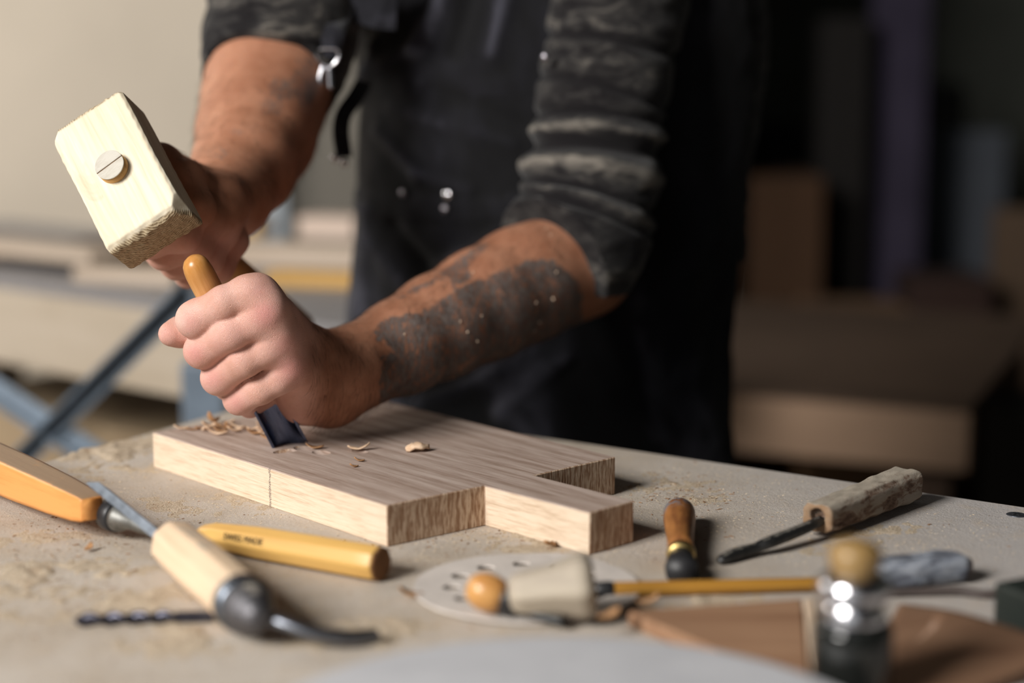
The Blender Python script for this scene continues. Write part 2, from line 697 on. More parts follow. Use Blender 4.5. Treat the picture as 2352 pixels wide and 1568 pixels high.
# ------------------------------------------------------------------ WORKPIECE (the oak board with its tenon)
T = 0.025
ZB = TZ + T
cor = {k: PZ(*v, ZB) for k, v in dict(A=(350, 992), B=(889, 1160), C=(1113, 1115), D=(1355, 1177), E=(1456, 1150), F=(1226, 1091), G=(1414, 1049), I=(848, 911)).items()}
ux = cor['B'] - cor['A']
ux = Vector(ux).normalized()
uy = Vector((0, 0, 1)).cross(ux)
BM = Matrix.Translation(Vector(cor['A']) - Vector((0, 0, T))) @ Matrix((ux, uy, Vector((0, 0, 1)))).transposed().to_4x4()
BI = BM.inverted()
lc = {k: BI @ Vector(v) for k, v in cor.items()}
w0 = 0.0
w1 = (lc['C'].y + 0.0) ; w2 = lc['F'].y; w3 = (lc['G'].y + lc['I'].y) / 2
xs = (lc['B'].x + lc['C'].x + lc['F'].x * 0) / 2
poly = [(0, 0), (lc['B'].x, 0), (lc['C'].x, lc['C'].y), (lc['D'].x, lc['D'].y), (lc['E'].x, lc['E'].y), (lc['F'].x, lc['F'].y), (lc['G'].x, lc['G'].y), (lc['I'].x, lc['I'].y)]


def oak():
    n = N('planed oak', 0.7, 0.2)
    v = n.map((1, 1, 1))
    X, Yc, Zc = n.xyz()
    g = n.new('ShaderNodeNewGeometry')
    # which face: the true surface normal in the board's own frame
    vt = n.new('ShaderNodeVectorTransform')
    vt.vector_type = 'NORMAL'
    vt.convert_from, vt.convert_to = 'WORLD', 'OBJECT'
    n.put(vt, 0, g.outputs['True Normal'])
    nx, ny, nz = n.xyz(vt.outputs[0])
    top = n.math('GREATER_THAN', nz, 0.6)
    end = n.math('GREATER_THAN', n.math('ABSOLUTE', nx), 0.6)
    # top: long open grain
    vs = n.map((0.045, 1, 0.3))
    fine = n.noise(vs, 900, 4, 0.65, 0.2)
    mid = n.noise(vs, 160, 4, 0.6, 0.6)
    cath = n.wave(n.map((0.16, 1, 1), (0.0, -0.07, 0)), 22, 6, 3, 1.6, 'BANDS', 'Y')
    f = n.math('MULTIPLY_ADD', fine, 0.55, n.math('MULTIPLY', mid, 0.45))
    f = n.math('MULTIPLY_ADD', cath, 0.10, n.math('ADD', f, -0.05))
    ctop = n.ramp(f, [(0.36, (0.28, 0.195, 0.15)), (0.52, (0.42, 0.325, 0.275)), (0.68, (0.52, 0.425, 0.37))])
    # sides: pale straight grain
    fs = n.noise(n.map((0.05, 1, 1)), 420, 4, 0.6)
    fs2 = n.noise(n.map((0.05, 1, 1)), 1300, 3, 0.6)
    cs = n.ramp(n.math('MULTIPLY_ADD', fs2, 0.5, n.math('MULTIPLY', fs, 0.5)), [(0.34, (0.50, 0.36, 0.245)), (0.5, (0.70, 0.56, 0.42)), (0.7, (0.76, 0.64, 0.51))])
    # ends: growth rings as near-vertical stripes
    ev = n.map((1, 1, 0.22), rot=(0.16, 0, 0))
    fe = n.wave(ev, 62, 9.0, 4, 5.0, 'BANDS', 'Y')
    fe2 = n.noise(n.map((1, 1, 0.12), rot=(0.16, 0, 0)), 900, 3, 0.6)
    ce = n.ramp(n.math('MULTIPLY_ADD', fe2, 0.85, n.math('MULTIPLY', fe, 0.2)), [(0.36, (0.27, 0.15, 0.085)), (0.52, (0.44, 0.30, 0.205)), (0.66, (0.62, 0.48, 0.36))])
    c = n.mix(top, cs, ctop)
    c = n.mix(end, c, ce)
    # pencil line across the near edge
    xm = (BI @ Vector(PZ(613, 1077, ZB))).x
    jit = n.math('MULTIPLY_ADD', n.noise(n.map((1, 1, 1)), 260, 2), 0.0026, -0.0013)
    d = n.math('ABSOLUTE', n.math('SUBTRACT', n.math('ADD', X, jit), xm))
    line = n.math('MULTIPLY', n.math('LESS_THAN', d, 0.0010), n.ramp(n.noise(n.map((1, 1, 1)), 1600, 2), [(0.42, 0.0), (0.55, 0.85)]))
    near = n.math('LESS_THAN', ny, -0.6)
    c = n.mix(n.math('MULTIPLY', line, near), c, (0.07, 0.06, 0.06))
    n.color(c)
    hb = n.mix(end, n.mix(top, fs2, fine), fe2)
    n.bump(hb, 0.0005, 0.55)
    return n.m


M_OAK = oak()
bm = prism_bm(poly, 0, T, 0.0006, 1)
board = obj_bm('oak_board', bm, M_OAK, None, BM)
tag(board, 'thick planed oak board with a stepped tenon end, being carved with the gouge', 'board')


# the gouge cuts, really cut out
def cut(o, ell):
    for (px, py, rx, ry, rz, dz) in ell:
        bmc = bmesh.new()
        c = BI @ Vector(PZ(px, py, ZB))
        bmesh.ops.create_uvsphere(bmc, u_segments=24, v_segments=14, radius=1)
        bmesh.ops.scale(bmc, vec=(rx, ry, rz), verts=bmc.verts)
        bmesh.ops.translate(bmc, vec=(c.x, c.y, T + dz), verts=bmc.verts)
        me = bpy.data.meshes.new('cutter')
        bmc.to_mesh(me)
        bmc.free()
        co = bpy.data.objects.new('cutter', me)
        COL.objects.link(co)
        co.matrix_world = o.matrix_basis.copy()
        md = o.modifiers.new('cut', 'BOOLEAN')
        md.operation = 'DIFFERENCE'
        md.object = co
        md.solver = 'EXACT'
        bpy.context.view_layer.update()
        nm = bpy.data.meshes.new_from_object(o.evaluated_get(bpy.context.evaluated_depsgraph_get()))
        o.modifiers.clear()
        if len(nm.polygons) > 10: o.data = nm
        bpy.data.objects.remove(co)


cut(board, [(738, 1039, 0.0085, 0.0062, 0.004, 0.0018), (696, 1029, 0.008, 0.0065, 0.004, 0.0016), (826, 1036, 0.0085, 0.005, 0.003, 0.0016),
            (655, 1036, 0.006, 0.010, 0.005, 0.0022)])


# ------------------------------------------------------------------ wood chips
def chip_mesh(L, W, curl, seed, th=0.0005, rough=0.25):
    r = random.Random(seed)
    nu, nv = 10, 5
    top, bot = [], []
    for i in range(nu):
        for j in range(nv):
            u, v = i / (nu - 1) - .5, j / (nv - 1) - .5
            w = W * (1 - (2 * u) ** 2 * 0.75)
            x = u * L
            y = v * w + 0.12 * W * mnoise.noise(Vector((u * 4, seed, 0)))
            z = curl * L * ((2 * u) ** 2) * 0.5 + curl * 0.8 * W * (2 * v) ** 2 * 0.5 + rough * W * 0.4 * mnoise.noise(Vector((u * 5, v * 5, seed)))
            top.append((x, y, z + th))
            bot.append((x, y, z))
    V = top + bot
    n = nu * nv
    F = []
    for i in range(nu - 1):
        for j in range(nv - 1):
            a = i * nv + j
            F.append((a, a + nv, a + nv + 1, a + 1))
            F.append((n + a, n + a + 1, n + a + nv + 1, n + a + nv))
    for i in range(nu - 1):
        for j in (0, nv - 1):
            a = i * nv + j
            F.append((a, a + nv, n + a + nv, n + a) if j else (a, n + a, n + a + nv, a + nv))
    for j in range(nv - 1):
        for i in (0, nu - 1):
            a = i * nv + j
            F.append((a, a + 1, n + a + 1, n + a) if i == 0 else (a, n + a, n + a + 1, a + 1))
    zmin = min(v[2] for v in V)
    return [(x, y, z - zmin) for x, y, z in V], F


M_CHIP = wood('pale oak chip', (0.74, 0.55, 0.39), (0.50, 0.30, 0.17), 200, 0.1, 0.8)
M_CHIPB = wood('brown oak chip', (0.46, 0.26, 0.13), (0.25, 0.12, 0.05), 200, 0.1, 0.8)


def chip(px, py, z, L, W, curl, rot, tilt, m, label, group=None, seed=0, th=0.0006):
    v, f = chip_mesh(L, W, curl, seed, th)
    p = PZ(px, py, z)
    mw = Matrix.Translation((p[0], p[1], z + abs(math.sin(tilt)) * L * 0.35 - 0.0002)) @ Matrix.Rotation(rot, 4, 'Z') @ Matrix.Rotation(tilt, 4, 'Y')
    o = obj('wood_chip', v, f, m, None, mw)
    return tag(o, label, 'wood chip', group)


g1 = 'oak chips heaped near the far corner of the board'
for i, (px, py, L, W, cu, ro, ti, mm, lb) in enumerate([
        (416, 987, .011, .005, .25, .2, .2, M_CHIP, 'pale bent oak chip nearest the sharp back corner of the board'),
        (442, 988, .010, .003, .2, .5, .1, M_CHIPB, 'narrow brown chip second from the sharp back corner of the board'), (486, 975, .012, .007, .7, .9, .5, M_CHIPB, 'curled brown oak chip topmost on the heap of chips'),
        (470, 990, .008, .004, .4, 2., .3, M_CHIP, 'small pale chip under the front left of the chip heap'), (498, 998, .017, .005, .35, -.35, .1, M_CHIP, 'long pale boat-shaped chip in front of the chip heap'),
        (500, 983, .012, .006, .4, 1.4, .2, M_CHIP, 'pale chip standing crosswise in the middle of the chip heap'), (512, 986, .013, .006, .3, .3, .3, M_CHIPB, 'brown chip at the right side of the chip heap'), (478, 983, .010, .006, .5, .1, .2, M_CHIP, 'pale curled chip at the left side of the chip heap'),
        (531, 972, .012, .0035, .1, 2.2, .3, M_CHIP, 'narrow pale splinter standing out behind the chip heap'), (545, 982, .015, .003, .1, -.7, .1, M_CHIP, 'long pale sliver behind the chip heap, pointing toward the gouge'),
        (522, 984, .008, .004, .5, 1.2, .5, M_CHIPB, 'small brown curl between the heap and the splinter'), (538, 993, .012, .006, .4, .6, .2, M_CHIP, 'pale oak chip midway between the heap and the gouge'),
        (580, 988, .010, .004, .3, .8, .1, M_CHIP, 'pale narrow chip lying crosswise behind the gouge blade'), (586, 998, .012, .006, .4, 0, .1, M_CHIPB, 'brown chip lying flat just before the gouge blade'), (604, 997, .013, .006, .25, -.6, .3, M_CHIP, 'pale ragged oak chip against the left edge of the gouge blade'),
        (612, 1006, .010, .003, .2, -.5, .1, M_CHIPB, 'thin brown sliver nearest the cutting edge of the gouge'), (595, 975, .006, .003, .3, 1, .2, M_CHIP, 'tiny pale chip farthest back behind the gouge blade'), (455, 985, .006, .003, .3, 1, .2, M_CHIPB, 'tiny brown chip beside the pale bent chip near the board corner'),
        (505, 992, .010, .005, .3, -.1, .2, M_CHIPB, 'brown chip lying just behind the long boat-shaped chip'), (560, 985, .007, .004, .3, 1.5, .2, M_CHIP, 'small pale chip alone between the heap and the gouge')]):
    if lb: chip(px, py, ZB, L, W, cu, ro, ti, mm, lb, None, i)
    else: chip(px, py, ZB, L, W, cu, ro, ti, mm, 'small oak chip in the loose heap near the far corner of the board', g1, i)
chip(826, 1034, ZB, .015, .006, .35, .0, -.15, M_CHIP, 'thin pale chip curled up at its end, second chip from the gouge', None, 31)
chip(722, 1031, ZB, .012, .005, .3, .15, .15, M_CHIPB, 'brown chip beside the gouge edge on the board', None, 32)
chip(824, 1060, ZB, .007, .003, .3, .2, .3, M_CHIPB, 'tiny ridged shaving on the board, farther of the two crumbs', None, 33)
chip(812, 1073, ZB, .006, .0025, .3, .5, .3, M_CHIPB, 'tiny ridged shaving on the board, nearer of the two crumbs', None, 34)
v, f = chip_mesh(.016, .011, -0.28, 44, .0018, .5)
p = PZ(959, 1036, ZB)
tag(obj('wood_chip', v, f, M_CHIP, None, Matrix.Translation((p[0], p[1], ZB)) @ Matrix.Rotation(0.3, 4, 'Z')), 'thick domed pale chip lying alone in the middle of the board', 'wood chip')
for i, (px, py, L, W, lb) in enumerate([(940, 1372, .013, .007, 'orange-brown chip beside the sanding disc'), (1262, 1256, .012, .006, 'small brown chip under the long side of the tenon'),
                                        (1402, 1420, .012, .007, 'dark brown chip in front of the ochre rod'), (1492, 1386, .012, .006, 'brown chip on the foreground board near the ochre rod'),
                                        (205, 1262, .008, .004, 'small brown chip in the dust behind the pale octagonal handle')]):
    chip(px, py, TZ + 0.001 + (0.009 if px > 1380 else 0), L, W, .3, i * 1.1 + (1.3 if px == 1402 else 0), .3, M_CHIPB, lb, None, 60 + i)

# ------------------------------------------------------------------ GOUGE in the left fist
ch0 = PY(438, 588, 1.066)
ch1 = PZ(668, 1026, ZB - 0.001)
CH, CL = frame(ch0, ch1, up=(0, -1, 0))     # Z looks to the camera
gouge = thing('gouge', 'gouge with honey wooden handle gripped in the fist, its blade standing on the oak board', 'gouge', ch1)
M_HONEY = wood('honey beech', (0.60, 0.31, 0.10), (0.42, 0.17, 0.045), 70, 0.05, 0.32, 0.5)
n_ = N('waxed beech handle', 0.3, 0.5)
hx = n_.xyz()[0]
g_ = n_.noise(n_.map((0.05, 1, 1)), 260, 5, 0.65)
c_ = n_.ramp(g_, [(0.35, (0.44, 0.23, 0.085)), (0.6, (0.66, 0.40, 0.18))])
c_ = n_.mix(n_.ramp(hx, [(0.010, 0.65), (0.032, 0.0)]), c_, (0.55, 0.22, 0.035))
n_.color(c_)
M_HANDLE = n_.m
R0 = 0.0092
prof = [(0, 0.0005), (0.0006, 0.0030), (0.0022, 0.0058), (0.005, 0.0078), (0.0085, 0.0087), (0.013, R0), (0.05, 0.0094), (0.08, 0.0088), (CL - 0.045, 0.0075)]
v, f = lathe_x(prof, 40)
obj('handle', v, f, M_HANDLE, gouge, CH)
n_ = N('blued gouge steel', 0.2, 0.5, 1.0)
s_ = n_.noise(n_.map((0.15, 1, 1)), 300, 4, 0.6)
n_.color(n_.ramp(s_, [(0.3, (0.10, 0.13, 0.22)), (0.7, (0.19, 0.24, 0.38))]))
n_.rough(n_.math('MULTIPLY_ADD', s_, 0.2, 0.20))
M_GOUGE = n_.m
# the channel: an arc section opened to the camera, wall 2 mm
secs = []
for i in range(14):
    t = i / 13
    x = CL - 0.052 + t * 0.055
    w = 0.0110 + 0.0006 * t
    ro, ri = w, w - (0.0019 if t < 0.9 else 0.0019 - 0.0014 * (t - 0.9) / 0.1)
    ring = []
    A0, A1 = math.radians(172), math.radians(368)
    for k in range(17):
        a = A0 + (A1 - A0) * k / 16
        ring.append((x + (.007 if t > .9 else 0) * abs(math.sin(a)) ** 1.5 - (.002 if t > .9 else 0), ro * math.cos(a), 0.85 * ro * math.sin(a) + 0.0025))
    for k in range(17):
        a = A1 + (A0 - A1) * k / 16
        ring.append((x + (.007 if t > .9 else 0) * abs(math.sin(a)) ** 1.5 - (.002 if t > .9 else 0), ri * math.cos(a), 0.85 * ri * math.sin(a) + 0.0025))
    secs.append(ring)
v, f = loft(secs)
# follow the slanted cutting edge down onto the board
o = obj('blade', v, f, M_GOUGE, gouge, CH @ Matrix.Rotation(math.radians(-16), 4, 'X'))
o['label'] = 'dark blued channel blade'
v, f = lathe_x([(CL - 0.075, 0.0070), (CL - 0.06, 0.0068), (CL - 0.05, 0.0075), (CL - 0.046, 0.004)], 24)
obj('ferrule', v, f, M_GOUGE, gouge, CH)
# stamp on the handle
M_INK = plain('burnt stamp', (0.10, 0.05, 0.02), 0.8)


def text(name, s, size, mat, parent, mw, extr=0.00008):
    cu = bpy.data.curves.new(name, 'FONT')
    cu.body = s
    cu.size = size
    cu.extrude = extr
    cu.align_x = 'CENTER'
    cu.align_y = 'CENTER'
    to = bpy.data.objects.new(name + '_tmp', cu)
    COL.objects.link(to)
    bpy.context.view_layer.update()
    me = bpy.data.meshes.new_from_object(to.evaluated_get(bpy.context.evaluated_depsgraph_get()))
    bpy.data.objects.remove(to)
    me.name = name
    me.materials.clear()
    me.materials.append(mat)
    o = bpy.data.objects.new(name, me)
    link(o, parent)
    o.matrix_basis = mw
    WM[o.name] = mw
    return o


v, f = tube([(0.0016 * math.cos(a), 0.0016 * math.sin(a), 0, 0.00022) for a in np.linspace(0, 6.28, 13)], 6, 2)
mark = CH @ Matrix.Rotation(math.radians(-32), 4, 'X') @ Matrix.Translation((0.026, 0, 0.0093))
obj('stamp', v, f, M_INK, gouge, mark)
text('stamp_letters', 'm b', 0.004, M_INK, gouge, CH @ Matrix.Rotation(math.radians(-32), 4, 'X') @ Matrix.Translation((0.0325, 0, 0.0093)))

# ------------------------------------------------------------------ MALLET
c0 = ray(262, 388)
f1 = c0 / np.linalg.norm(c0)
rr_ = np.cross(f1, np.array([0, 0, 1.0]))
rr_ /= np.linalg.norm(rr_)
dd_ = np.cross(f1, rr_)                     # image down
E1 = np.stack([rr_ * .339 + dd_ * .753 - f1 * .564, rr_ * .843 - dd_ * .520 - f1 * .14, rr_ * .479 + dd_ * .395 + f1 * .784])
uu, ss, vv = np.linalg.svd(E1)
E1 = uu @ vv
e1, e2, e3 = [Vector(e) for e in E1]
ML, MW_, MT = 0.100, 0.0550, 0.040
fc = Vector(PY(262, 388, 1.078))
mc = fc + e3 * (MT / 2)
MM = Matrix.Translation(mc) @ Matrix((e1, e2, e3)).transposed().to_4x4()
mallet = thing('mallet', 'square-headed pale wooden mallet raised in the bare right hand', 'mallet', mc)


def mallet_head():
    h = 0.0009
    vol = Vol((-.056, -.034, -.025), (.056, .034, .025), h)
    g = [vol.lo[k] + h * np.arange(vol.n[k]) for k in range(3)]
    X, Y, Z = np.meshgrid(*g, indexing='ij')
    # tapering block: the far end a little wider
    wob = 0.0006 * np.sin(X * 90 + 1) + 0.0005 * np.sin(Y * 160 + Z * 90)
    D = np.maximum(np.maximum(np.abs(X) - ML / 2 + np.maximum(0, 0.10 * (Z - 0.0)) * 0 + wob, np.abs(Y) - MW_ / 2 + 0.4 * wob), np.abs(Z) - MT / 2)
    planes = [((1, 0, -1), 0.0655), ((-1, 0, -1), 0.0685), ((0, 1, -1), 0.0455), ((0, -1, -1), 0.0462), ((1, 0, 1), 0.0600), ((-1, 0, 1), 0.064), ((0, 1, 1), 0.0400), ((0, -1, 1), 0.042),
              ((-1, -1, 0), 0.0695), ((-1, 1, 0), 0.0750), ((1, -1, 0), 0.0765), ((1, 1, 0), 0.0770), ((1, 1.5, -.8), 0.0940), ((-1, 1.2, -1), 0.0970), ((-1, -1.2, -.8), 0.0915), ((1, -1, -1), 0.0960)]
    for nn, d in planes:
        nn = np.array(nn, float)
        L = np.linalg.norm(nn)
        D = np.maximum(D, (X * nn[0] + Y * nn[1] + Z * nn[2] - d) / L + 0.0002 * np.sin(X * 700 + Y * 500))
    R = np.sqrt((Y - 0.001) ** 2 + (Z) ** 2)
    vol.V = D.astype(np.float32)
    P, Q = vol.mesh()
    # chopped end grain
    e = np.clip((np.abs(P[:, 0]) - (ML / 2 - 0.003)) / 0.0015, 0, 1)
    ch = np.clip(((P @ np.array([1, 0, -1.0])) - 0.0655 + 0.001) / 0.001, 0, 1)
    n1 = vnoise(P * np.array([0.3, 1, 1]), 330)
    n2 = vnoise(P * np.array([0.3, 1.0, 0.5]), 900, 5)
    sg = np.sign(P[:, 0])
    P[:, 0] += sg * e * (0.0009 * n1 + 0.00022 * n2)
    return P, Q, np.clip(e + ch * 0.0, 0, 1)


P, Q, em = mallet_head()
n_ = N('pale limewood', 0.75, 0.2)
vv_ = n_.map((0.05, 1, 1))
a_ = n_.noise(vv_, 230, 5, 0.6, 0.3)
kn = n_.noise(n_.map((0.5, 1, 1)), 34, 4, 0.6, 1.0)
c_ = n_.ramp(a_, [(0.35, (0.68, 0.58, 0.42)), (0.62, (0.80, 0.73, 0.58))])
side = n_.xyz()[1]
c_ = n_.mix(n_.math('MULTIPLY', n_.ramp(kn, [(0.52, 0.0), (0.7, 0.7)]), n_.math('LESS_THAN', side, -0.014)), c_, (0.52, 0.33, 0.19))
ringv = n_.map((1, 1, 1), (0, -0.012, 0.035))
rings = n_.wave(ringv, 210, 3.5, 3, 2.0, 'RINGS', 'X')
fib = n_.noise(n_.map((1, 1.0, 0.35), rot=(0.5, 0, 0)), 420, 5, 0.7)
ce_ = n_.ramp(n_.math('MULTIPLY_ADD', rings, 0.35, n_.math('MULTIPLY', fib, 0.7)), [(0.30, (0.16, 0.105, 0.055)), (0.55, (0.42, 0.33, 0.21)), (0.8, (0.60, 0.50, 0.34))])
c_ = n_.mix(n_.attr('endgrain'), c_, ce_)
n_.color(c_)
n_.bump(n_.mix(n_.attr('endgrain'), n_.math('MULTIPLY', a_, 0.25), n_.math('MULTIPLY_ADD', rings, 0.5, n_.math('MULTIPLY', fib, .6))), 0.0010, 0.4)
hd = obj('head', P, Q, n_.m, mallet, MM)
attr(hd, 'endgrain', em)
# the handle end, wedged and standing proud of the face, and the handle running back through the hand
M_PEG = wood('wedged handle end', (0.56, 0.53, 0.47), (0.44, 0.40, 0.33), 160, 0.3, 0.7)
M_PEGS = wood('mallet handle beech', (0.60, 0.36, 0.13), (0.45, 0.24, 0.08), 90, 0.05, 0.5, 0.35, ax=2)
HLEN = 0.300
prof = [(-MT / 2 - 0.0065, 0.0088), (-MT / 2 - 0.0058, 0.0098), (-MT / 2 + 0.003, 0.0100), (0, 0.011), (MT / 2, 0.0125), (0.05, 0.0135), (0.12, 0.0125), (0.19, 0.0135), (HLEN - 0.03, 0.0150), (HLEN - 0.008, 0.0150), (HLEN, 0.011)]
TOX = Matrix.Rotation(-math.pi / 2, 4, 'Y')      # local X -> Z
MH = MM @ Matrix.Translation((0.0, 0.0, 0)) @ TOX
# handle section with X along +e3
HM = Matrix.Translation(mc) @ Matrix((e3, e1, e2)).transposed().to_4x4()
v, f = lathe_x(prof[1:], 36)
obj('handle', v, f, wood('mallet beech', (0.58, 0.33, 0.12), (0.42, 0.21, 0.07), 90, 0.05, 0.5, 0.35), mallet, HM)
# end cap split in two by the kerf
kdir = math.radians(-4)
for sgn in (-1, 1):
    pts = []
    for k in range(17):
        a = -math.pi / 2 + math.pi * k / 16
        pts.append((0.0097 * math.sin(a), sgn * (0.0097 * math.cos(a) + 0.00035)))
    pl = pts if sgn > 0 else pts[::-1]
    bmk = prism_bm(pl, 0, 0.0009, 0.0002)
    mk = HM @ Matrix.Translation((-MT / 2 - 0.0058, 0, 0)) @ Matrix.Rotation(-math.pi / 2, 4, 'Y') @ Matrix.Rotation(kdir, 4, 'Z')
    obj_bm('handle_end', bmk, M_PEG, mallet, mk)
bmk = box_bm(0.0185, 0.0007, 0.0004, center=(0, 0, 0.0002))
obj_bm('wedge', bmk, plain('dark wedge kerf', (0.16, 0.09, 0.05), 0.9, var=0.6, scale=900), mallet, mk)
PIECES_DONE = True
# ------------------------------------------------------------------ PERSON
person = thing('person', 'person in black apron and dark rolled-sleeve shirt, leaning over the bench with mallet and gouge', 'person', (0.04, 1.52, 0))


def J(x, y, Y): return PY(x, y, Y)


def left_arm():
    h = 0.0011
    vol = Vol((-.262, 1.034, .905), (.125, 1.42, 1.115), h)
    # forearm
    arm = [(J(758, 868, 1.152), .0265), (J(830, 838, 1.172), .0275), (J(920, 797, 1.200), .0325), (J(1010, 750, 1.232), .0368), (J(1110, 700, 1.268), .0408), (J(1200, 655, 1.300), .0430), (J(1330, 600, 1.345), .046)]
    vol.chain(arm, 0.0, 0.012)
    # palm body
    vol.chain([(J(758, 868, 1.150), .0262), (J(705, 838, 1.130), .0225), (J(655, 800, 1.113), .0175)], 0.02, 0.015)
    # heel of the hand
    vol.chain([(J(668, 880, 1.108), .0130), (J(700, 912, 1.122), .0165), (J(752, 905, 1.142), .0205)], 0.014, 0.010)
    # metacarpals to knuckles
    MC = [(J(588, 676, 1.069), J(712, 822, 1.135)), (J(612, 718, 1.068), J(725, 840, 1.138)), (J(636, 779, 1.074), J(735, 865, 1.138)), (J(655, 847, 1.082), J(742, 885, 1.136))]
    for i, (a, b_) in enumerate(MC):
        vol.chain([(a, (.0118, .0118, .0112, .0108)[i]), (b_, .0150)], 0.011, 0.004)
    # fingers: knuckle, middle of the first bone, PIP, DIP, tip
    fg = [
        [(592, 676, 1.0675, .0112), (560, 679, 1.0600, .0110), (515, 696, 1.0570, .0108), (449, 734, 1.066, .0114), (470, 764, 1.096, .0092), (545, 738, 1.108, .0082)],
        [(614, 726, 1.0660, .0112), (580, 738, 1.0600, .0112), (530, 763, 1.0585, .0111), (464, 806, 1.071, .0107), (486, 826, 1.101, .0090), (560, 800, 1.112, .0082)],
        [(640, 788, 1.0720, .0108), (608, 803, 1.0665, .0108), (562, 827, 1.0650, .0106), (502, 868, 1.078, .0105), (524, 888, 1.106, .0088), (590, 858, 1.116, .0080)],
        [(660, 853, 1.0800, .0104), (632, 872, 1.0745, .0100), (598, 892, 1.0735, .0099), (550, 916, 1.085, .0098), (574, 930, 1.108, .0080), (630, 902, 1.116, .0074)],
    ]
    for q in fg:
        vol.chain([(J(x, y, Y), r) for x, y, Y, r in q], 0.0014, 0.0035, flat=(0, 1, 0), fs=.88)
        # PIP joint bulge
        x, y, Y, r = q[3]
        vol.cap(J(x - 1, y - 1, Y), J(x + 10, y - 8, Y - .001), r, r, 0.003)
    # webs between the first bones, so the creases close toward the knuckles
    for x, y, Y, r in ((604, 703, 1.0665, .0092), (622, 757, 1.0670, .0090), (655, 818, 1.0750, .0090)):
        vol.cap(J(x, y, Y), J(x + 34, y + 30, Y + .016), r, .011, 0.009)
    # thumb
    vol.chain([(J(700, 838, 1.150), .0150), (J(620, 800, 1.140), .0145), (J(530, 768, 1.118), .0115), (J(455, 757, 1.096), .0100), (J(415, 762, 1.086), .0092), (J(391, 767, 1.080), .0076)], 0.0035, 0.006)
    # knuckle bumps
    for (x, y, Y, r) in ((590, 672, 1.060, .0095), (617, 716, 1.0585, .0095), (641, 777, 1.0655, .0088), (662, 846, 1.0735, .0080)):
        vol.cap(J(x, y, Y + .0025), J(x + 4, y + 3, Y + .004), r, r, 0.012)
    # wrist tendons and ulna head
    vol.cap(J(772, 838, 1.150), J(800, 832, 1.158), .016, .014, 0.014)
    vol.cap(J(812, 862, 1.136), J(830, 855, 1.142), .0105, .0105, 0.016)
    return vol.mesh()


def right_arm():
    h = 0.0018
    hc = lambda s: np.array(mc + e3 * s)
    vol = Vol((-.345, 1.10, .955), (-.07, 1.50, 1.30), h)
    W = J(520, 448, 1.232)
    vol.chain([(J(655, 30, 1.415), .050), (J(628, 150, 1.39), .0485), (J(606, 235, 1.362), .0465), (J(588, 310, 1.325), .0435), (J(562, 380, 1.280), .0365), (W, .0290)], 0.0, 0.015)
    a, b_ = np.array(e1), np.array(e2)
    S0, DS = 0.050, 0.0200
    vol.chain([(W, .0300), (hc(S0 + .035) + b_ * .027 - a * .004, .0200), (hc(S0 + .03) + b_ * .024 + a * .004, .018)], 0.018, 0.012)
    for i in range(4):
        c = hc(S0 + DS * i)
        k = (1.0, 1.05, 1.0, 0.88)[i]
        rr = .0097 * k
        pts = [(W + (c - W) * .35, .017), (c + b_ * .024 - a * .012, .0122 * k), (c + b_ * .022 + a * .012, .0108 * k), (c + b_ * .004 + a * .0245, .0100 * k), (c - b_ * .018 + a * .0155, .0090 * k), (c - b_ * .0245 + a * .001, .0078 * k)]
        vol.chain(pts, 0.004, 0.006)
    c = hc(S0 - .004)
    vol.chain([(W + (c - W) * .3, .020), (c + b_ * .014 - a * .030, .0135), (c - b_ * .008 - a * .0265, .0112), (c - b_ * .026 - a * .010, .0095)], 0.006, 0.007)
    return vol.mesh()


def torso_body():
    h = 0.007
    vol = Vol((-.30, 1.05, .75), (.34, 1.75, 1.78), h)
    vol.cap((.035, 1.55, .90), (.04, 1.52, 1.15), .13, .125, .02, (0, 1, 0), .66)
    vol.cap((.04, 1.52, 1.15), (.02, 1.50, 1.33), .13, .13, .05, (0, 1, 0), .70)
    vol.cap((-.08, 1.50, 1.36), (.11, 1.48, 1.35), .045, .045, .06)
    neck = np.array((.0, 1.45, 1.40))
    hd_ = np.array((-.015, 1.33, 1.53))
    vol.cap(neck, hd_ + np.array((0, .03, -.03)), .055, .052, .04)
    vol.cap(hd_ + np.array((0, .03, .03)), hd_ + np.array((0, -.015, .0)), .078, .072, .03, (1, 0, 0), .88)
    vol.cap(hd_ + np.array((0, -.02, -.03)), hd_ + np.array((0, -.055, -.075)), .055, .034, .03)          # jaw
    vol.cap(hd_ + np.array((0, -.085, .0)), hd_ + np.array((0, -.110, -.032)), .009, .012, .012)           # nose
    vol.cap(hd_ + np.array((-.018, -.085, -.062)), hd_ + np.array((.018, -.085, -.062)), .008, .008, .008)    # lips
    for s in (-1, 1):
        vol.cap(hd_ + np.array((s * .072, .02, .01)), hd_ + np.array((s * .076, .015, -.03)), .014, .009, .006, (1, 0, 0), .5)
        vol.cap(hd_ + np.array((s * .02, -.075, .015)), hd_ + np.array((s * .045, -.065, .012)), .010, .009, .01)   # brows
    return vol.mesh()


parts = [left_arm(), right_arm(), torso_body()]
nL, nR = len(parts[0][0]), len(parts[1][0])
off = 0
PP, QQ = [], []
for P, Q in parts:
    PP.append(P)
    QQ.append(Q + off)
    off += len(P)
PP, QQ = np.concatenate(PP), np.concatenate(QQ)


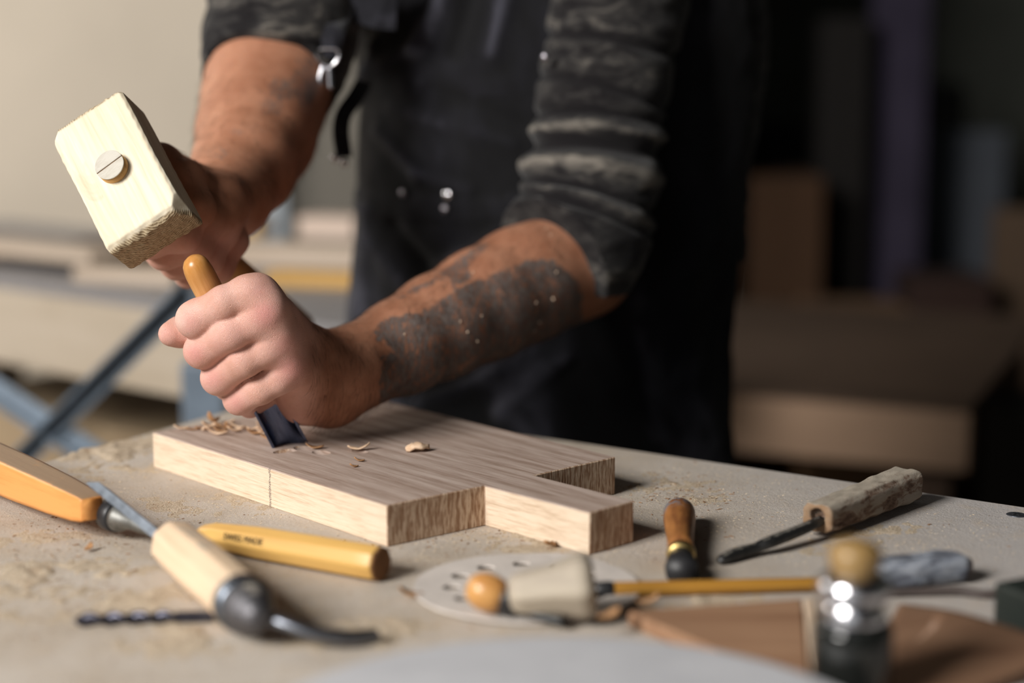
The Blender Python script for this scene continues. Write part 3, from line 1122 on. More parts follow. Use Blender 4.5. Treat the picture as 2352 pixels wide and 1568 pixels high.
def skin_mat():
    n = N('skin', 0.5, 0.4)
    v = n.map()
    a = n.noise(v, 45, 4, 0.6)
    fine = n.noise(v, 900, 3, 0.7)
    cel = n.vor(n.map((1, 1, 1), rot=(0, .5, .4)), 1100, 'DISTANCE_TO_EDGE')
    hand = n.ramp(a, [(0.35, (0.64, 0.345, 0.265)), (0.65, (0.74, 0.44, 0.365))])
    hand = n.mix(n.attr('pink'), hand, (0.68, 0.30, 0.27))
    arm = n.ramp(a, [(0.35, (0.37, 0.155, 0.085)), (0.65, (0.50, 0.235, 0.140))])
    c = n.mix(n.attr('arm'), hand, arm)
    str_ = n.noise(n.map((1.0, 0.35, 0.35), rot=(0, 0.35, 0.6)), 430, 4, 0.7)
    pat = n.noise(v, 75, 5, 0.7)
    tat = n.math('ADD', n.math('MULTIPLY', n.attr('tattoo'), 0.92), n.math('MULTIPLY_ADD', str_, 2.2, -1.2))
    tat = n.math('ADD', tat, n.math('MULTIPLY_ADD', pat, 1.2, -0.6))
    c = n.mix(n.ramp(tat, [(0.30, 0.0), (0.85, 0.92)]), c, n.ramp(str_, [(0.38, (0.035, 0.034, 0.036)), (0.62, (0.17, 0.15, 0.14))]))
    c = n.mix(n.attr('nail'), c, (0.72, 0.52, 0.45))
    n.color(c)
    n.b.inputs['Subsurface Weight'].default_value = 0.12
    n.b.inputs['Subsurface Radius'].default_value = (0.006, 0.002, 0.001)
    n.b.inputs['Subsurface Scale'].default_value = 0.5
    h = n.math('MULTIPLY_ADD', fine, 0.5, n.ramp(cel, [(0.0, 0.0), (0.12, 0.5)]))
    n.bump(h, 0.0007, 0.5)
    return n.m


M_SKIN = skin_mat()
body = obj('body', PP, QQ, M_SKIN, person)
px = np.array([project(p) for p in PP[:nL]])


def poly_mask(x, y, poly):
    inside = np.zeros(len(x), bool)
    j = len(poly) - 1
    for i in range(len(poly)):
        xi, yi = poly[i]
        xj, yj = poly[j]
        c = ((yi > y) != (yj > y)) & (x < (xj - xi) * (y - yi) / (yj - yi + 1e-9) + xi)
        inside ^= c
        j = i
    return inside


tat = np.zeros(len(PP))
front = np.ones(nL, bool)
x, y = px[:, 0] + 10 * vnoise(PP[:nL], 260), px[:, 1] + 10 * vnoise(PP[:nL], 240, 9)
t1 = poly_mask(x, y, [(872, 735), (960, 715), (1060, 660), (1140, 625), (1210, 598), (1265, 592), (1330, 640), (1345, 760), (1240, 800), (1050, 900), (880, 955), (868, 900), (876, 820), (905, 800), (850, 770)])
t2 = poly_mask(x, y, [(905, 690), (1000, 632), (1100, 560), (1130, 560), (1078, 610), (1085, 640), (1040, 660), (1030, 640), (940, 680)])
t3 = poly_mask(x, y, [(790, 1000), (870, 930), (860, 900), (900, 1100)])
m_ = (t1 * 1.0 + t2 * 0.8)
tat[:nL] = np.clip(m_, 0, 1)
# small patches on the other forearm
pr = np.array([project(p) for p in PP[nL:nL + nR]])
xr, yr = pr[:, 0] + 8 * vnoise(PP[nL:nL + nR], 200), pr[:, 1] + 8 * vnoise(PP[nL:nL + nR], 220, 3)
tr = np.zeros(nR)
for cx, cy, rx, ry, s in ((650, 205, 38, 30, .75), (625, 245, 30, 22, .65), (700, 190, 30, 60, .6), (500, 350, 30, 20, .4), (575, 300, 60, 14, .35)):
    tr = np.maximum(tr, s * (((xr - cx) / rx) ** 2 + ((yr - cy) / ry) ** 2 < 1))
tat[nL:nL + nR] = tr
cn = np.zeros(len(PP))
for it in range(5):
    ac, cn = np.zeros(len(PP)), np.zeros(len(PP))
    for i in range(4):
        np.add.at(ac, QQ[:, i], tat[QQ[:, (i + 1) % 4]] + tat[QQ[:, (i + 3) % 4]])
        np.add.at(cn, QQ[:, i], 2)
    tat = 0.3 * tat + 0.7 * ac / np.maximum(cn, 1)
attr(body, 'tattoo', tat)
arm_ = np.zeros(len(PP))
arm_[:nL] = np.clip((px[:, 0] - 690) / 60, 0, 1)
arm_[nL:] = 1
arm_[nL:nL + nR] = np.clip((560 - yr) / 60, 0.2, 1)
attr(body, 'arm', arm_)
pk = np.zeros(len(PP))
for cx, cy, r_, s in ((598, 668, 26, .35), (610, 722, 34, .85), (655, 792, 34, .5), (668, 846, 36, .7), (436, 742, 26, .45), (447, 812, 26, .7), (488, 870, 26, .6), (540, 925, 24, .6), (545, 770, 50, .2), (380, 765, 24, .4), (500, 800, 40, .2)):
    pk[:nL] = np.maximum(pk[:nL], s * np.exp(-((px[:, 0] - cx) ** 2 + (px[:, 1] - cy) ** 2) / r_ ** 2))
attr(body, 'pink', pk)
nail = np.zeros(len(PP))
nail[:nL] = 0.6 * np.exp(-((px[:, 0] - 414) ** 2 + (px[:, 1] - 741) ** 2) / 13.0 ** 2)
attr(body, 'nail', nail)

# ---- clothing
def shirt_mesh():
    h = 0.0026
    # sleeves and torso
    vol = Vol((-.265, 1.26, 1.00), (.235, 1.72, 1.47), h)
    k = 0.02
    vol.cap((.045, 1.56, .98), (.045, 1.535, 1.20), .172, .170, k, (0, 1, 0), .60, pad=.02)
    vol.cap((.045, 1.535, 1.20), (.02, 1.50, 1.34), .172, .165, .05, (0, 1, 0), .66, pad=.02)
    vol.cap((-.10, 1.50, 1.37), (.13, 1.47, 1.36), .062, .062, .06)
    # left sleeve
    vol.chain([(J(1235, 622, 1.305), .0475), (J(1295, 592, 1.328), .0490), (J(1342, 520, 1.350), .0475), (J(1362, 380, 1.372), .0480), (J(1388, 200, 1.392), .0475), (J(1414, 40, 1.41), .048), (J(1420, -120, 1.44), .062)], 0.008, 0.03)
    vol.cap(J(1416, 20, 1.415), (.15, 1.49, 1.345), .046, .064, .02)
    vol.cap(J(668, -60, 1.45), (-.12, 1.50, 1.37), .054, .062, .02)
    # right sleeve
    vol.chain([(J(606, 262, 1.350), .0500), (J(633, 130, 1.392), .0520), (J(652, 40, 1.415), .055), (J(668, -60, 1.45), .058), (J(760, -260, 1.52), .066)], 0.012, 0.03)
    g = [vol.lo[q] + h * np.arange(vol.n[q]) for q in range(3)]
    X, Y, Z = np.meshgrid(*g, indexing='ij', sparse=True)

    def cutplane(c, n, R):
        n = n / np.linalg.norm(n)
        d = (X - c[0]) * n[0] + (Y - c[1]) * n[1] + (Z - c[2]) * n[2]
        r2 = (X - c[0]) ** 2 + (Y - c[1]) ** 2 + (Z - c[2]) ** 2
        w = r2 < R * R
        vol.V = np.where(w, np.maximum(vol.V, d), vol.V).astype(np.float32)
    cutplane(J(1262, 606, 1.318), J(1010, 750, 1.232) - J(1262, 606, 1.318), .085)
    cutplane(J(622, 195, 1.372), J(596, 300, 1.335) - J(628, 150, 1.39), .09)
    P, Q = vol.mesh()
    # folds: bands running round each sleeve
    S = P.copy()
    N_ = np.zeros_like(P)
    tri = P[Q]
    fn = np.cross(tri[:, 2] - tri[:, 0], tri[:, 3] - tri[:, 1])
    for i in range(4): np.add.at(N_, Q[:, i], fn)
    N_ /= np.linalg.norm(N_, axis=1)[:, None] + 1e-12
    px = np.array([project(p) for p in P])
    fold = np.zeros(len(P))
    la = (px[:, 0] > 1150) & (P[:, 1] < 1.47) & (P[:, 0] > 0)
    ra = (px[:, 0] < 760)
    n1 = vnoise(P * np.array([1, 1, 2.2]), 13, 1.0)
    n2 = vnoise(P * np.array([1, 1, 2.6]), 30, 4.0)
    s = (P[:, 2] + 0.22 * P[:, 0] - 0.10 * (P[:, 1] - 1.35))
    band = np.sin(s * 150 + n1 * 5.5 + n2 * 1.6)
    band = np.sign(band) * np.abs(band) ** 0.8
    amp = np.where(la, 0.0013, np.where(ra, 0.0018, 0.0010))
    # named creases of the left sleeve (image positions follow the cloth)
    yy = px[:, 1] - 0.0 * px[:, 0]
    disp = amp * band * (0.5 + 0.9 * n1) + 0.0016 * n2 - 0.001
    bow = 30 * np.cos((px[:, 0] - 1330) / 150.0 * 1.3)
    for cy, wd, dp, sl in ((325, 20, -.0065, .02), (255, 9, -.004, .0), (80, 12, -.004, .06), (185, 9, -.003, .18), (425, 9, -.0035, .22), (470, 8, -.003, .30), (290, 13, .0035, .0), (370, 22, .004, .08), (445, 10, .002, .28)):
        t = (px[:, 1] + bow * 0.9 - 25 - cy - sl * (px[:, 0] - 1330)) / wd
        disp += np.where(la, dp * np.exp(-t * t), 0)
    # cuffs stay crisp and snug
    P = P + N_ * disp[:, None]
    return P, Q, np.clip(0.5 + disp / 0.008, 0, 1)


def shirt_mat():
    n = N('faded black shirt', 0.95, 0.1)
    v = n.map((1, 1, 2.5))
    a = n.noise(v, 38, 5, 0.65, 1.0)
    wv = n.noise(n.map(), 1500, 2, 0.5)
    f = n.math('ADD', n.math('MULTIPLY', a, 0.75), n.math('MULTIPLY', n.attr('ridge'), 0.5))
    c = n.ramp(f, [(0.50, (0.010, 0.009, 0.010)), (0.64, (0.034, 0.032, 0.031)), (0.86, (0.20, 0.18, 0.155))])  # faded ridges; lit fold bands are brightened in the colour too
    n.color(c)
    n.b.inputs['Sheen Weight'].default_value = 0.15
    n.bump(wv, 0.0005, 0.5)
    return n.m


P, Q, rd = shirt_mesh()
M_SHIRT = shirt_mat()
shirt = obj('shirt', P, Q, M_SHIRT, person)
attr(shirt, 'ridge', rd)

# trousers and boots (mostly behind the bench)
vol = Vol((-.20, 1.36, .05), (.27, 1.75, 1.06), .007)
vol.cap((.035, 1.56, .92), (.04, 1.56, 1.0), .150, .155, .02, (0, 1, 0), .68)
for s in (-1, 1):
    vol.chain([((.035 + s * .085, 1.56, .90), .085), ((.035 + s * .10, 1.53, .50), .066), ((.035 + s * .11, 1.57, .09), .058)], .02, .02)
P, Q = vol.mesh()
obj('trousers', P, Q, plain('black trousers', (0.012, 0.012, 0.015), 0.9, 0.1, 0.3, 20, 0.3), person)
for s in (-1, 1):
    vol = Vol((.035 + s * .115 - .07, 1.36, -.01), (.035 + s * .115 + .07, 1.70, .2), .006)
    vol.chain([((.035 + s * .112, 1.58, .15), .055), ((.035 + s * .112, 1.59, .055), .048), ((.035 + s * .12, 1.44, .045), .042)], .02, .03)
    P, Q = vol.mesh()
    P[:, 2] = np.maximum(P[:, 2], 0.0)
    obj('boot', P, Q, plain('brown boots', (0.08, 0.045, 0.025), 0.6), person)
for sgn in (-1, 1):
    e0 = np.array((-.015 + sgn * .031, 1.33 - .062, 1.53 + .000))
    v, f = lathe_x([(-.0118, .0005), (-.010, .0062), (-.006, .0100), (0, .0118), (.006, .0100), (.010, .0062), (.0118, .0005)], 20)
    ey = obj('eye', v, f, plain('eye white', (.7, .66, .62), .3), person, Matrix.Translation(e0))
    v, f = lathe_x([(0, .0052), (.0006, .0045), (.0008, .0002)], 16)
    obj('iris', v, f, plain('brown iris', (.06, .03, .015), .2), ey, frame(e0 + np.array((0, -.0112, -.0035)), e0 + np.array((0, -.020, -.0062)))[0])
# hair of the head
vol = Vol((-.12, 1.22, 1.42), (.09, 1.50, 1.68), .005)
hd_ = np.array((-.015, 1.33, 1.53))
vol.cap(hd_ + np.array((0, .040, .040)), hd_ + np.array((0, .0, .030)), .078, .070, .02, (1, 0, 0), .9)
vol.cap(hd_ + np.array((0, .07, .0)), hd_ + np.array((0, .06, -.03)), .05, .05, .03)
P, Q = vol.mesh()
P += 0.002 * vnoise(P, 90)[:, None]
obj('hair', P, Q, plain('dark brown hair', (0.04, 0.025, 0.015), 0.6, var=0.4, scale=200), person)


# ---- apron: one continuous cloth wrapped round the front of the torso
def seg_d(px, py, a, b_):
    ax_, ay, bx, by = *a, *b_
    t = np.clip(((px - ax_) * (bx - ax_) + (py - ay) * (by - ay)) / ((bx - ax_) ** 2 + (by - ay) ** 2), 0, 1)
    return np.hypot(px - ax_ - t * (bx - ax_), py - ay - t * (by - ay))


def apron_point(th, z):
    up = np.clip((z - 0.95) / 0.25, -1.5, 1)
    xc = .0385 + .008 * up
    w = .183 - .004 * np.abs(up)
    # flare of the skirt below the waist
    w = w + np.clip(1.02 - z, 0, 1) * 0.05
    yc = 1.555 - .03 * np.clip(up, 0, 1)
    d = .128 + .012 * np.clip(up, -1, 0)
    return np.array([xc + w * math.sin(th), yc - d * math.cos(th), z])


NU, NV = 190, 240
AV = np.zeros((NV, NU, 3))
for j in range(NV):
    z = 0.45 + 0.93 * j / (NV - 1)
    for i in range(NU):
        # bib narrows above the waist
        k = np.clip((z - 1.19) / 0.2, 0, 1)
        th = math.radians(-97 + 20 * k + (97 + 62 - 42 * k) * i / (NU - 1))
        AV[j, i] = apron_point(th, z)
PA = AV.reshape(-1, 3)
pa = np.array([project(p) for p in PA])
ax_, ay = pa[:, 0], pa[:, 1]
dsp = 0.003 * vnoise(PA * np.array([1.4, 1, .5]), 16, 2.0) + 0.0012 * vnoise(PA, 45, 5.0)
low = np.clip((1.04 - PA[:, 2]) / .1, 0, 1)
dsp += low * (0.007 * np.sin(PA[:, 0] * 48 + 2.2 * np.sin(PA[:, 2] * 7) + 1.0))
for a, b_, wd, dp in (((1035, -40), (965, 110), 20, .007), ((965, 110), (850, 165), 20, .005), ((1170, -40), (1130, 120), 22, .006), ((1085, -30), (1040, 120), 22, -.006),
                      ((870, 300), (960, 400), 14, .005), ((960, 400), (1080, 440), 12, .004), ((900, 250), (1180, 330), 18, .003), ((1000, 200), (1200, 290), 18, -.003),
                      ((860, 560), (960, 700), 22, .006), ((900, 520), (1000, 640), 18, -.005), ((845, 480), (835, 740), 16, .005), ((1130, 560), (1000, 620), 20, .005),
                      ((980, 920), (1150, 850), 26, .007), ((1150, 950), (1300, 820), 24, .006), ((1250, 700), (1400, 900), 30, .005), ((860, 100), (830, 220), 14, .005), ((1470, 700), (1500, 1000), 24, .006)):
    d = seg_d(ax_, ay, a, b_)
    dsp += dp * np.exp(-(d / wd) ** 2)
# stitched seams
def seam_y(x): return 172 + 22 * np.sin((x - 820) / 430 * math.pi) - 10 * (x > 1150) * (x - 1150) / 60


for off_, wd in ((0, 5), (22, 4)):
    d = np.abs(ay - (178 + 16 * np.sin((ax_ - 820) / 430 * math.pi) + off_))
    dsp += np.where((ax_ > 800) & (ax_ < 1250), 0.0016 * np.exp(-(d / wd) ** 2), 0)
wb = 452 + 18 * np.sin((ax_ - 850) / 400 * math.pi)
d = np.abs(ay - wb - 12)
dsp += np.where(ax_ < 1250, 0.0022 * (d < 24), 0)
nrm = PA - np.array([.0385, 1.56, 0])
nrm[:, 2] = 0
nrm /= np.linalg.norm(nrm, axis=1)[:, None]
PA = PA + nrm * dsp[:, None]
PB = PA - nrm * 0.0022
n0 = NU * NV
F = []
for j in range(NV - 1):
    for i in range(NU - 1):
        a = j * NU + i
        F.append((a, a + 1, a + NU + 1, a + NU))
        F.append((n0 + a, n0 + a + NU, n0 + a + NU + 1, n0 + a + 1))
for i in range(NU - 1):
    F.append((i + 1, i, n0 + i, n0 + i + 1))
    a = (NV - 1) * NU + i
    F.append((a, a + 1, n0 + a + 1, n0 + a))
for j in range(NV - 1):
    a = j * NU
    F.append((a, a + NU, n0 + a + NU, n0 + a))
    a = j * NU + NU - 1
    F.append((a + NU, a, n0 + a, n0 + a + NU))


def apron_mat():
    n = N('worn black denim apron', 0.85, 0.2)
    v = n.map()
    a = n.noise(n.map((1, 1, 0.6)), 22, 6, 0.65, 0.6)
    wv = n.noise(v, 1300, 2, 0.5)
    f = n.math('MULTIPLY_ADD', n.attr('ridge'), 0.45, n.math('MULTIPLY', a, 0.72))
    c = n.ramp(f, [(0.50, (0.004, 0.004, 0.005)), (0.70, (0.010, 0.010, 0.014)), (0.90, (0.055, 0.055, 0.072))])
    n.color(c)
    n.b.inputs['Sheen Weight'].default_value = 0.1
    n.bump(wv, 0.0006, 0.5)
    return n.m


M_APRON = apron_mat()
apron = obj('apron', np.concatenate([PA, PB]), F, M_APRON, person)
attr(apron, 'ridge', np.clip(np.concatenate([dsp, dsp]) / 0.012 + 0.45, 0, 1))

M_CHROME = metal('bright nickel', (0.80, 0.80, 0.84), 0.16, var=0.85)
M_RIVET = metal('dull nickel', (0.42, 0.40, 0.44), 0.35, var=0.8)


def torso_front(px_, py_, lift=0.0):
    """the point of the apron front seen at a pixel: nearest apron vertex"""
    k = np.argmin((ax_ - px_) ** 2 + (ay - py_) ** 2 + 1e5 * (nrm[:, 1] > 0.3))
    return PA[k] + nrm[k] * lift, nrm[k]


def rivet(px_, py_, r=0.0032, m=None):
    p, n = torso_front(px_, py_, 0.0004)
    mw, _ = frame(p, p + n * 0.01, up=(0, 0, 1))
    v, f = lathe_x([(0, r), (0.0012, r), (0.0022, r * .75), (0.0028, r * .1)], 20)
    o = obj('rivet', v, f, m or M_RIVET, apron, mw)


for a in ((1029, 453, .0044, M_CHROME), (1029, 479), (925, 447)):
    rivet(*a)
p = np.array(J(1252, 131, 1.352))
mw, _ = frame(p, p + np.array([-.3, -1, 0]) * .01)
v, f = lathe_x([(0, .0035), (0.0012, .0035), (0.0022, .0026), (0.0028, .0004)], 20)
obj('snap', v, f, M_RIVET, shirt, mw)


def strip(pts, w, th, up=(0, -1, 0)):
    """flat strap along pts [(p, width)]"""
    Qs = smoothpts([tuple(p) for p in pts], 8)
    secs = []
    for i, q in enumerate(Qs):
        t = Vector(Qs[min(i + 1, len(Qs) - 1)] - Qs[max(i - 1, 0)]).normalized()
        a = t.cross(Vector(up)).normalized()
        b2 = a.cross(t)
        secs.append([tuple(Vector(q) + a * (sx * w / 2) + b2 * (sz * th / 2)) for sx, sz in ((-1, -1), (1, -1), (1, 1), (-1, 1))])
    return loft(secs)


SY = 1.352
v, f = strip([J(800, -20, 1.40), J(783, 40, 1.38), J(770, 70, SY), J(755, 118, SY), J(752, 132, SY)], 0.017, 0.0025)
strap = obj('strap', v, f, M_APRON, apron)
attr(strap, 'ridge', [0.75] * len(v))
ring = [J(x, y, SY - .002) for x, y in ((728, 118), (729, 130), (738, 146), (752, 153), (766, 148), (777, 133), (778, 118), (765, 112), (740, 112), (728, 118))]
v, f = tube([(*p, 0.0013) for p in ring], 10, 6, up=(0, 1, 0.01))
obj('ring', v, f, M_CHROME, apron)
for (x0, y0, x1, y1, r) in ((741, 152, 732, 196, .0026), (756, 154, 759, 204, .0022)):
    v, f = tube([(*J(x0, y0, SY - .003), r * .8), (*J((x0 + x1) / 2, (y0 + y1) / 2, SY - .003), r), (*J(x1, y1, SY - .003), r * 1.15)], 12, 6, up=(0, 1, 0.01))
    obj('clasp', v, f, M_CHROME, apron)
# loose belt end with two snaps
SB = 1.40
v, f = strip([J(835, 190, 1.44), J(815, 225, SB + .01), J(790, 262, SB), J(783, 300, SB), J(788, 345, SB), J(790, 362, SB)], 0.0135, 0.003)
belt = obj('belt_end', v, f, M_APRON, apron)
attr(belt, 'ridge', [0.85] * len(v))
for x_, y_ in ((770, 364), (791, 374)):
    p = np.array(J(x_, y_, SB - .003))
    mw, _ = frame(p, p + np.array([-.3, -1, 0]) * .01)
    v, f = lathe_x([(0, .0036), (0.0012, .0036), (0.0022, .0027), (0.0028, .0004)], 20)
    obj('rivet', v, f, M_CHROME, apron, mw)
# chest pocket patch, its lower corner hanging forward
pk_ = [torso_front(x_, y_, 0.004)[0] for x_, y_ in ((705, -60), (912, -60), (908, 72), (800, 52), (715, 20))]
pk_ = [J(700, -80, 1.40), J(915, -80, 1.385), J(909, 70, 1.385), J(860, 66, 1.383), J(790, 44, 1.39), J(712, 12, 1.40)]
V = [tuple(p) for p in pk_] + [tuple(np.array(p) + np.array([0, .003, 0])) for p in pk_]
n = len(pk_)
F = [tuple(range(n)), tuple(reversed(range(n, 2 * n)))] + [(i, i + n, (i + 1) % n + n, (i + 1) % n) for i in range(n)]
pocket = obj('pocket', V, F, M_APRON, apron, smooth=False)
attr(pocket, 'ridge', [0.8] * len(V))

# ---- arm hair and flecks of dust on the skin
def hairs(cnt, verts, nrm_, dirf, lmin, lmax, rad):
    V, F = [], []
    idx = rng.choice(len(verts), cnt)
    for i in idx:
        p, n = verts[i], nrm_[i]
        d = dirf(p, n) + rng.normal(0, .25, 3)
        d = d - n * (d @ n) * 0.75
        d /= np.linalg.norm(d) + 1e-9
        L = rng.uniform(lmin, lmax)
        a = np.cross(d, n)
        a /= np.linalg.norm(a) + 1e-9
        q1 = p + d * L * .5 + n * L * .22
        q2 = p + d * L + n * L * rng.uniform(.1, .5) + a * L * rng.uniform(-.15, .15)
        b0 = len(V)
        for c, r in ((p, rad), (q1, rad * .7)):
            for k in range(3):
                an = 2.094 * k
                V.append(tuple(c + a * r * math.cos(an) + n * r * math.sin(an)))
        V.append(tuple(q2))
        for k in range(3):
            k2 = (k + 1) % 3
            F.append((b0 + k, b0 + k2, b0 + 3 + k2, b0 + 3 + k))
            F.append((b0 + 3 + k, b0 + 3 + k2, b0 + 6))
    return V, F


tri = PP[QQ]
fn = np.cross(tri[:, 2] - tri[:, 0], tri[:, 3] - tri[:, 1])
NN = np.zeros_like(PP)
for i in range(4): np.add.at(NN, QQ[:, i], fn)
NN /= np.linalg.norm(NN, axis=1)[:, None] + 1e-12
sel = np.where((px[:, 0] > 715) & (px[:, 0] < 1290))[0]
M_HAIR = plain('arm hair', (0.030, 0.018, 0.012), 0.5, 0.3, 0.3, 50)
adir = J(1010, 750, 1.232) - J(1262, 606, 1.318)
adir = adir / np.linalg.norm(adir)
down = np.array([0, -.2, -1.0])
v, f = hairs(4200, PP[:nL][sel], NN[:nL][sel], lambda p, n: 0.55 * adir + 0.9 * down, .006, .014, .00007)
hr = obj('arm_hair', v, f, M_HAIR, person)
hr['kind'] = 'stuff'
selr = np.where((pr[:, 1] > 170) & (pr[:, 1] < 460))[0]
v, f = hairs(1500, PP[nL:nL + nR][selr], NN[nL:nL + nR][selr], lambda p, n: down, .006, .013, .00008)
hr = obj('arm_hair', v, f, M_HAIR, person)
hr['kind'] = 'stuff'
V, F = [], []
for cx, cy, s in ((1085, 625, 3), (1020, 655, 1.6), (1057, 738, 3), (1072, 762, 3), (1106, 725, 2.4), (1095, 785, 2.6), (1230, 696, 3), (1270, 685, 4.5), (1238, 738, 4), (1227, 760, 3), (930, 768, 3.2), (1175, 803, 2.4), (1276, 625, 3), (1265, 540, 3), (1255, 525, 2.4)):
    k = np.argmin((px[:, 0] - cx) ** 2 + (px[:, 1] - cy) ** 2 + 1e5 * (NN[:nL, 1] > 0))
    p, n = PP[k], NN[k]
    b0 = len(V)
    s *= 0.00026
    for d in ((1, 0, .3), (-1, .2, 0), (0, .3, 1.2), (.2, -.2, -1.1), (0, -1, 0)):
        V.append(tuple(p + n * .0005 + s * np.array(d) * (1 if d[1] > -1 else 0) + (n * s if d[1] == -1 else 0)))
    F += [(b0, b0 + 2, b0 + 4), (b0 + 2, b0 + 1, b0 + 4), (b0 + 1, b0 + 3, b0 + 4), (b0 + 3, b0, b0 + 4)]
fl = obj('dust_flecks', V, F, plain('pale wood flecks', (0.60, 0.45, 0.33), 0.8), person, smooth=False)
fl['kind'] = 'stuff'

# ------------------------------------------------------------------ HAND TOOLS ON THE BENCH
def G(px_, py_, h): return PZ(px_, py_, TZ + h)


M_STEEL = metal('worn tool steel', (0.20, 0.225, 0.26), 0.5)
M_STEELD = metal('dark tool steel', (0.10, 0.105, 0.11), 0.45, dust=0.85)
M_BLACK = plain('black ferrule', (0.02, 0.02, 0.022), 0.4, 0.5)

# 1 orange flat-sided handle reaching in from the left
P0, P1 = G(-150, 1012, .0175), G(256, 1181, .0140)
mw, L = frame(P0, P1)
t = thing('chisel', 'orange-handled chisel with dusty flat top and black ferrule, entering at the left edge', 'chisel', G(230, 1175, 0))
prof = [(0, .012), (.01, .0145), (L * .35, .0158), (L * .62, .0148), (L * .82, .0130), (L - .012, .0110), (L - .002, .0094), (L, .0088)]
v, f = lathe_x(prof, 48, 1.0, 1.0, ngon=4)
m_or = wood('orange varnished ash', (0.72, 0.33, 0.10), (0.55, 0.19, 0.04), 60, 0.06, 0.45, 0.4, dust=0.72, dustc=(0.23, 0.18, 0.13))
obj('handle', v, f, m_or, t, mw @ Matrix.Diagonal((1, 1.15, .92, 1)) @ Matrix.Rotation(math.radians(45), 4, 'X'))
v, f = lathe_x([(L - .003, .0090), (L - .002, .0098), (L + .007, .0094), (L + .008, .0084)], 36)
obj('ferrule', v, f, M_BLACK, t, mw)
v, f = lathe_x([(L + .0075, .0070), (L + .0090, .0082), (L + .0120, .0078), (L + .017, .0052), (L + .026, .0038), (L + .045, .0030), (L + .048, .001)], 30)
obj('neck', v, f, metal('dull steel neck', (0.36, 0.36, 0.34), 0.45), t, mw)
# 2 the loose steel blade crossing its neck
P0, P1 = G(372, 1236, .0145), G(224, 1116, .0335)
mw, L = frame(P0, P1)
bmb = bmesh.new()
hw, th = .0052, .0026
pts = [(-.02, -hw * .7, -th), (-.02, hw * .7, -th), (-.02, hw * .7, th), (-.02, -hw * .7, th)]
secs = [[(-.03, -hw * .6, -th), (-.03, hw * .6, -th), (-.03, hw * .6, th), (-.03, -hw * .6, th)],
        [(L * .5, -hw, -th), (L * .5, hw, -th), (L * .5, hw, th), (L * .5, -hw, th)],
        [(L * .93, -hw * 1.05, -th), (L * .93, hw * 1.05, -th), (L * .93, hw * 1.05, th), (L * .93, -hw * 1.05, th)],
        [(L + .003, -hw * 1.05, -th), (L + .003, hw * 1.05, -th), (L + .003, hw * 1.05, -th * .6), (L + .003, -hw * 1.05, -th * .6)]]
v, f = loft(secs)
o = obj('steel_bar', v, f, M_STEEL, None, mw @ Matrix.Rotation(math.radians(38), 4, 'X'), smooth=False)
tag(o, 'narrow bare steel bar with slanted tip lying slantwise over the orange chisel neck', 'steel bar')

# 3 pale octagonal handle with steel ferrule and bent blade
P0, P1 = G(392, 1242, .0150), G(556, 1384, .0165)
mw, L = frame(P0, P1)
t = thing('gouge', 'pale octagonal-handled gouge with steel ferrule and bent blade in the left foreground', 'gouge', G(560, 1400, 0))
prof = [(-.002, .003), (-.001, .0080), (0.002, .0115), (.009, .0138), (L * .5, .0146), (L - .002, .0138)]
v, f = lathe_x(prof, 48, ngon=8)
m_po = wood('pale ash', (0.74, 0.56, 0.39), (0.60, 0.42, 0.27), 60, 0.06, 0.55, 0.3, dust=0.99, dustc=(0.50, 0.43, 0.34))
obj('handle', v, f, m_po, t, mw @ Matrix.Rotation(math.radians(12), 4, 'X'))
v, f = lathe_x([(L - .003, .0138), (L - .002, .0145), (L + .006, .0142), (L + .007, .0125)], 40)
obj('ferrule', v, f, metal('blue-grey steel', (0.25, 0.28, 0.33), 0.35), t, mw)
v, f = lathe_x([(L + .006, .0118), (L + .010, .0125), (L + .015, .0121), (L + .020, .0100), (L + .026, .0070), (L + .029, .0050)], 40)
obj('bolster', v, f, metal('dusty steel', (0.22, 0.215, 0.23), 0.55, dust=0.92, var=.4, scale=260), t, mw)
pts = [(*G(612, 1412, .0150), .0058), (*G(665, 1432, .0125), .0052), (*G(720, 1452, .009), .0046), (*G(790, 1462, .006), .0048), (*G(865, 1458, .004), .0042)]
v, f = tube(pts, 14, 8, flat=0.7)
obj('blade', v, f, metal('cool steel blade', (0.30, 0.32, 0.37), 0.3, dust=1.0), t)

# 4 yellow handle, stamped
P0, P1 = G(462, 1224, .0085), G(874, 1294, .0098)
mw, L = frame(P0, P1)
t = thing('carving_tool_handle', 'yellow octagonal carving tool handle with dark stamped lettering, lying before the oak board', 'tool handle', G(680, 1290, 0))
prof = [(-.002, .0020), (-.001, .0035), (.003, .0055), (.012, .0078), (L * .35, .0096), (L * .9, .0100), (L - .002, .0099), (L, .0094)]
v, f = lathe_x(prof, 48, ngon=8)
obj('handle', v, f, wood('yellow waxed maple', (0.66, 0.40, 0.12), (0.50, 0.26, 0.065), 50, 0.06, 0.38, 0.45), t, mw)
v, f = lathe_x([(L - .0005, .0095), (L + .0005, .0095), (L + .0012, .0085)], 48, ngon=8)
o = obj('butt_end', v, f, wood('dark end grain', (0.20, 0.095, 0.04), (0.10, 0.045, 0.02), 200, 1, 0.8), t, mw)
o['label'] = 'dark brown butt end'
M_STAMP = plain('black stamp ink', (0.05, 0.035, 0.02), 0.8)
st = mw @ Matrix.Rotation(math.radians(67.5), 4, 'X') @ Matrix.Translation((L * .155, 0, .01175)) @ Matrix.Rotation(math.radians(2.2), 4, 'Y').inverted()
text('stamp_letters', 'SWISS MADE', 0.0052, M_STAMP, t, mw @ Matrix.Rotation(math.radians(67.5), 4, 'X') @ Matrix.Translation((L * .30, 0.0, .00925)) @ Matrix.Rotation(math.radians(-2.2), 4, 'Y'))

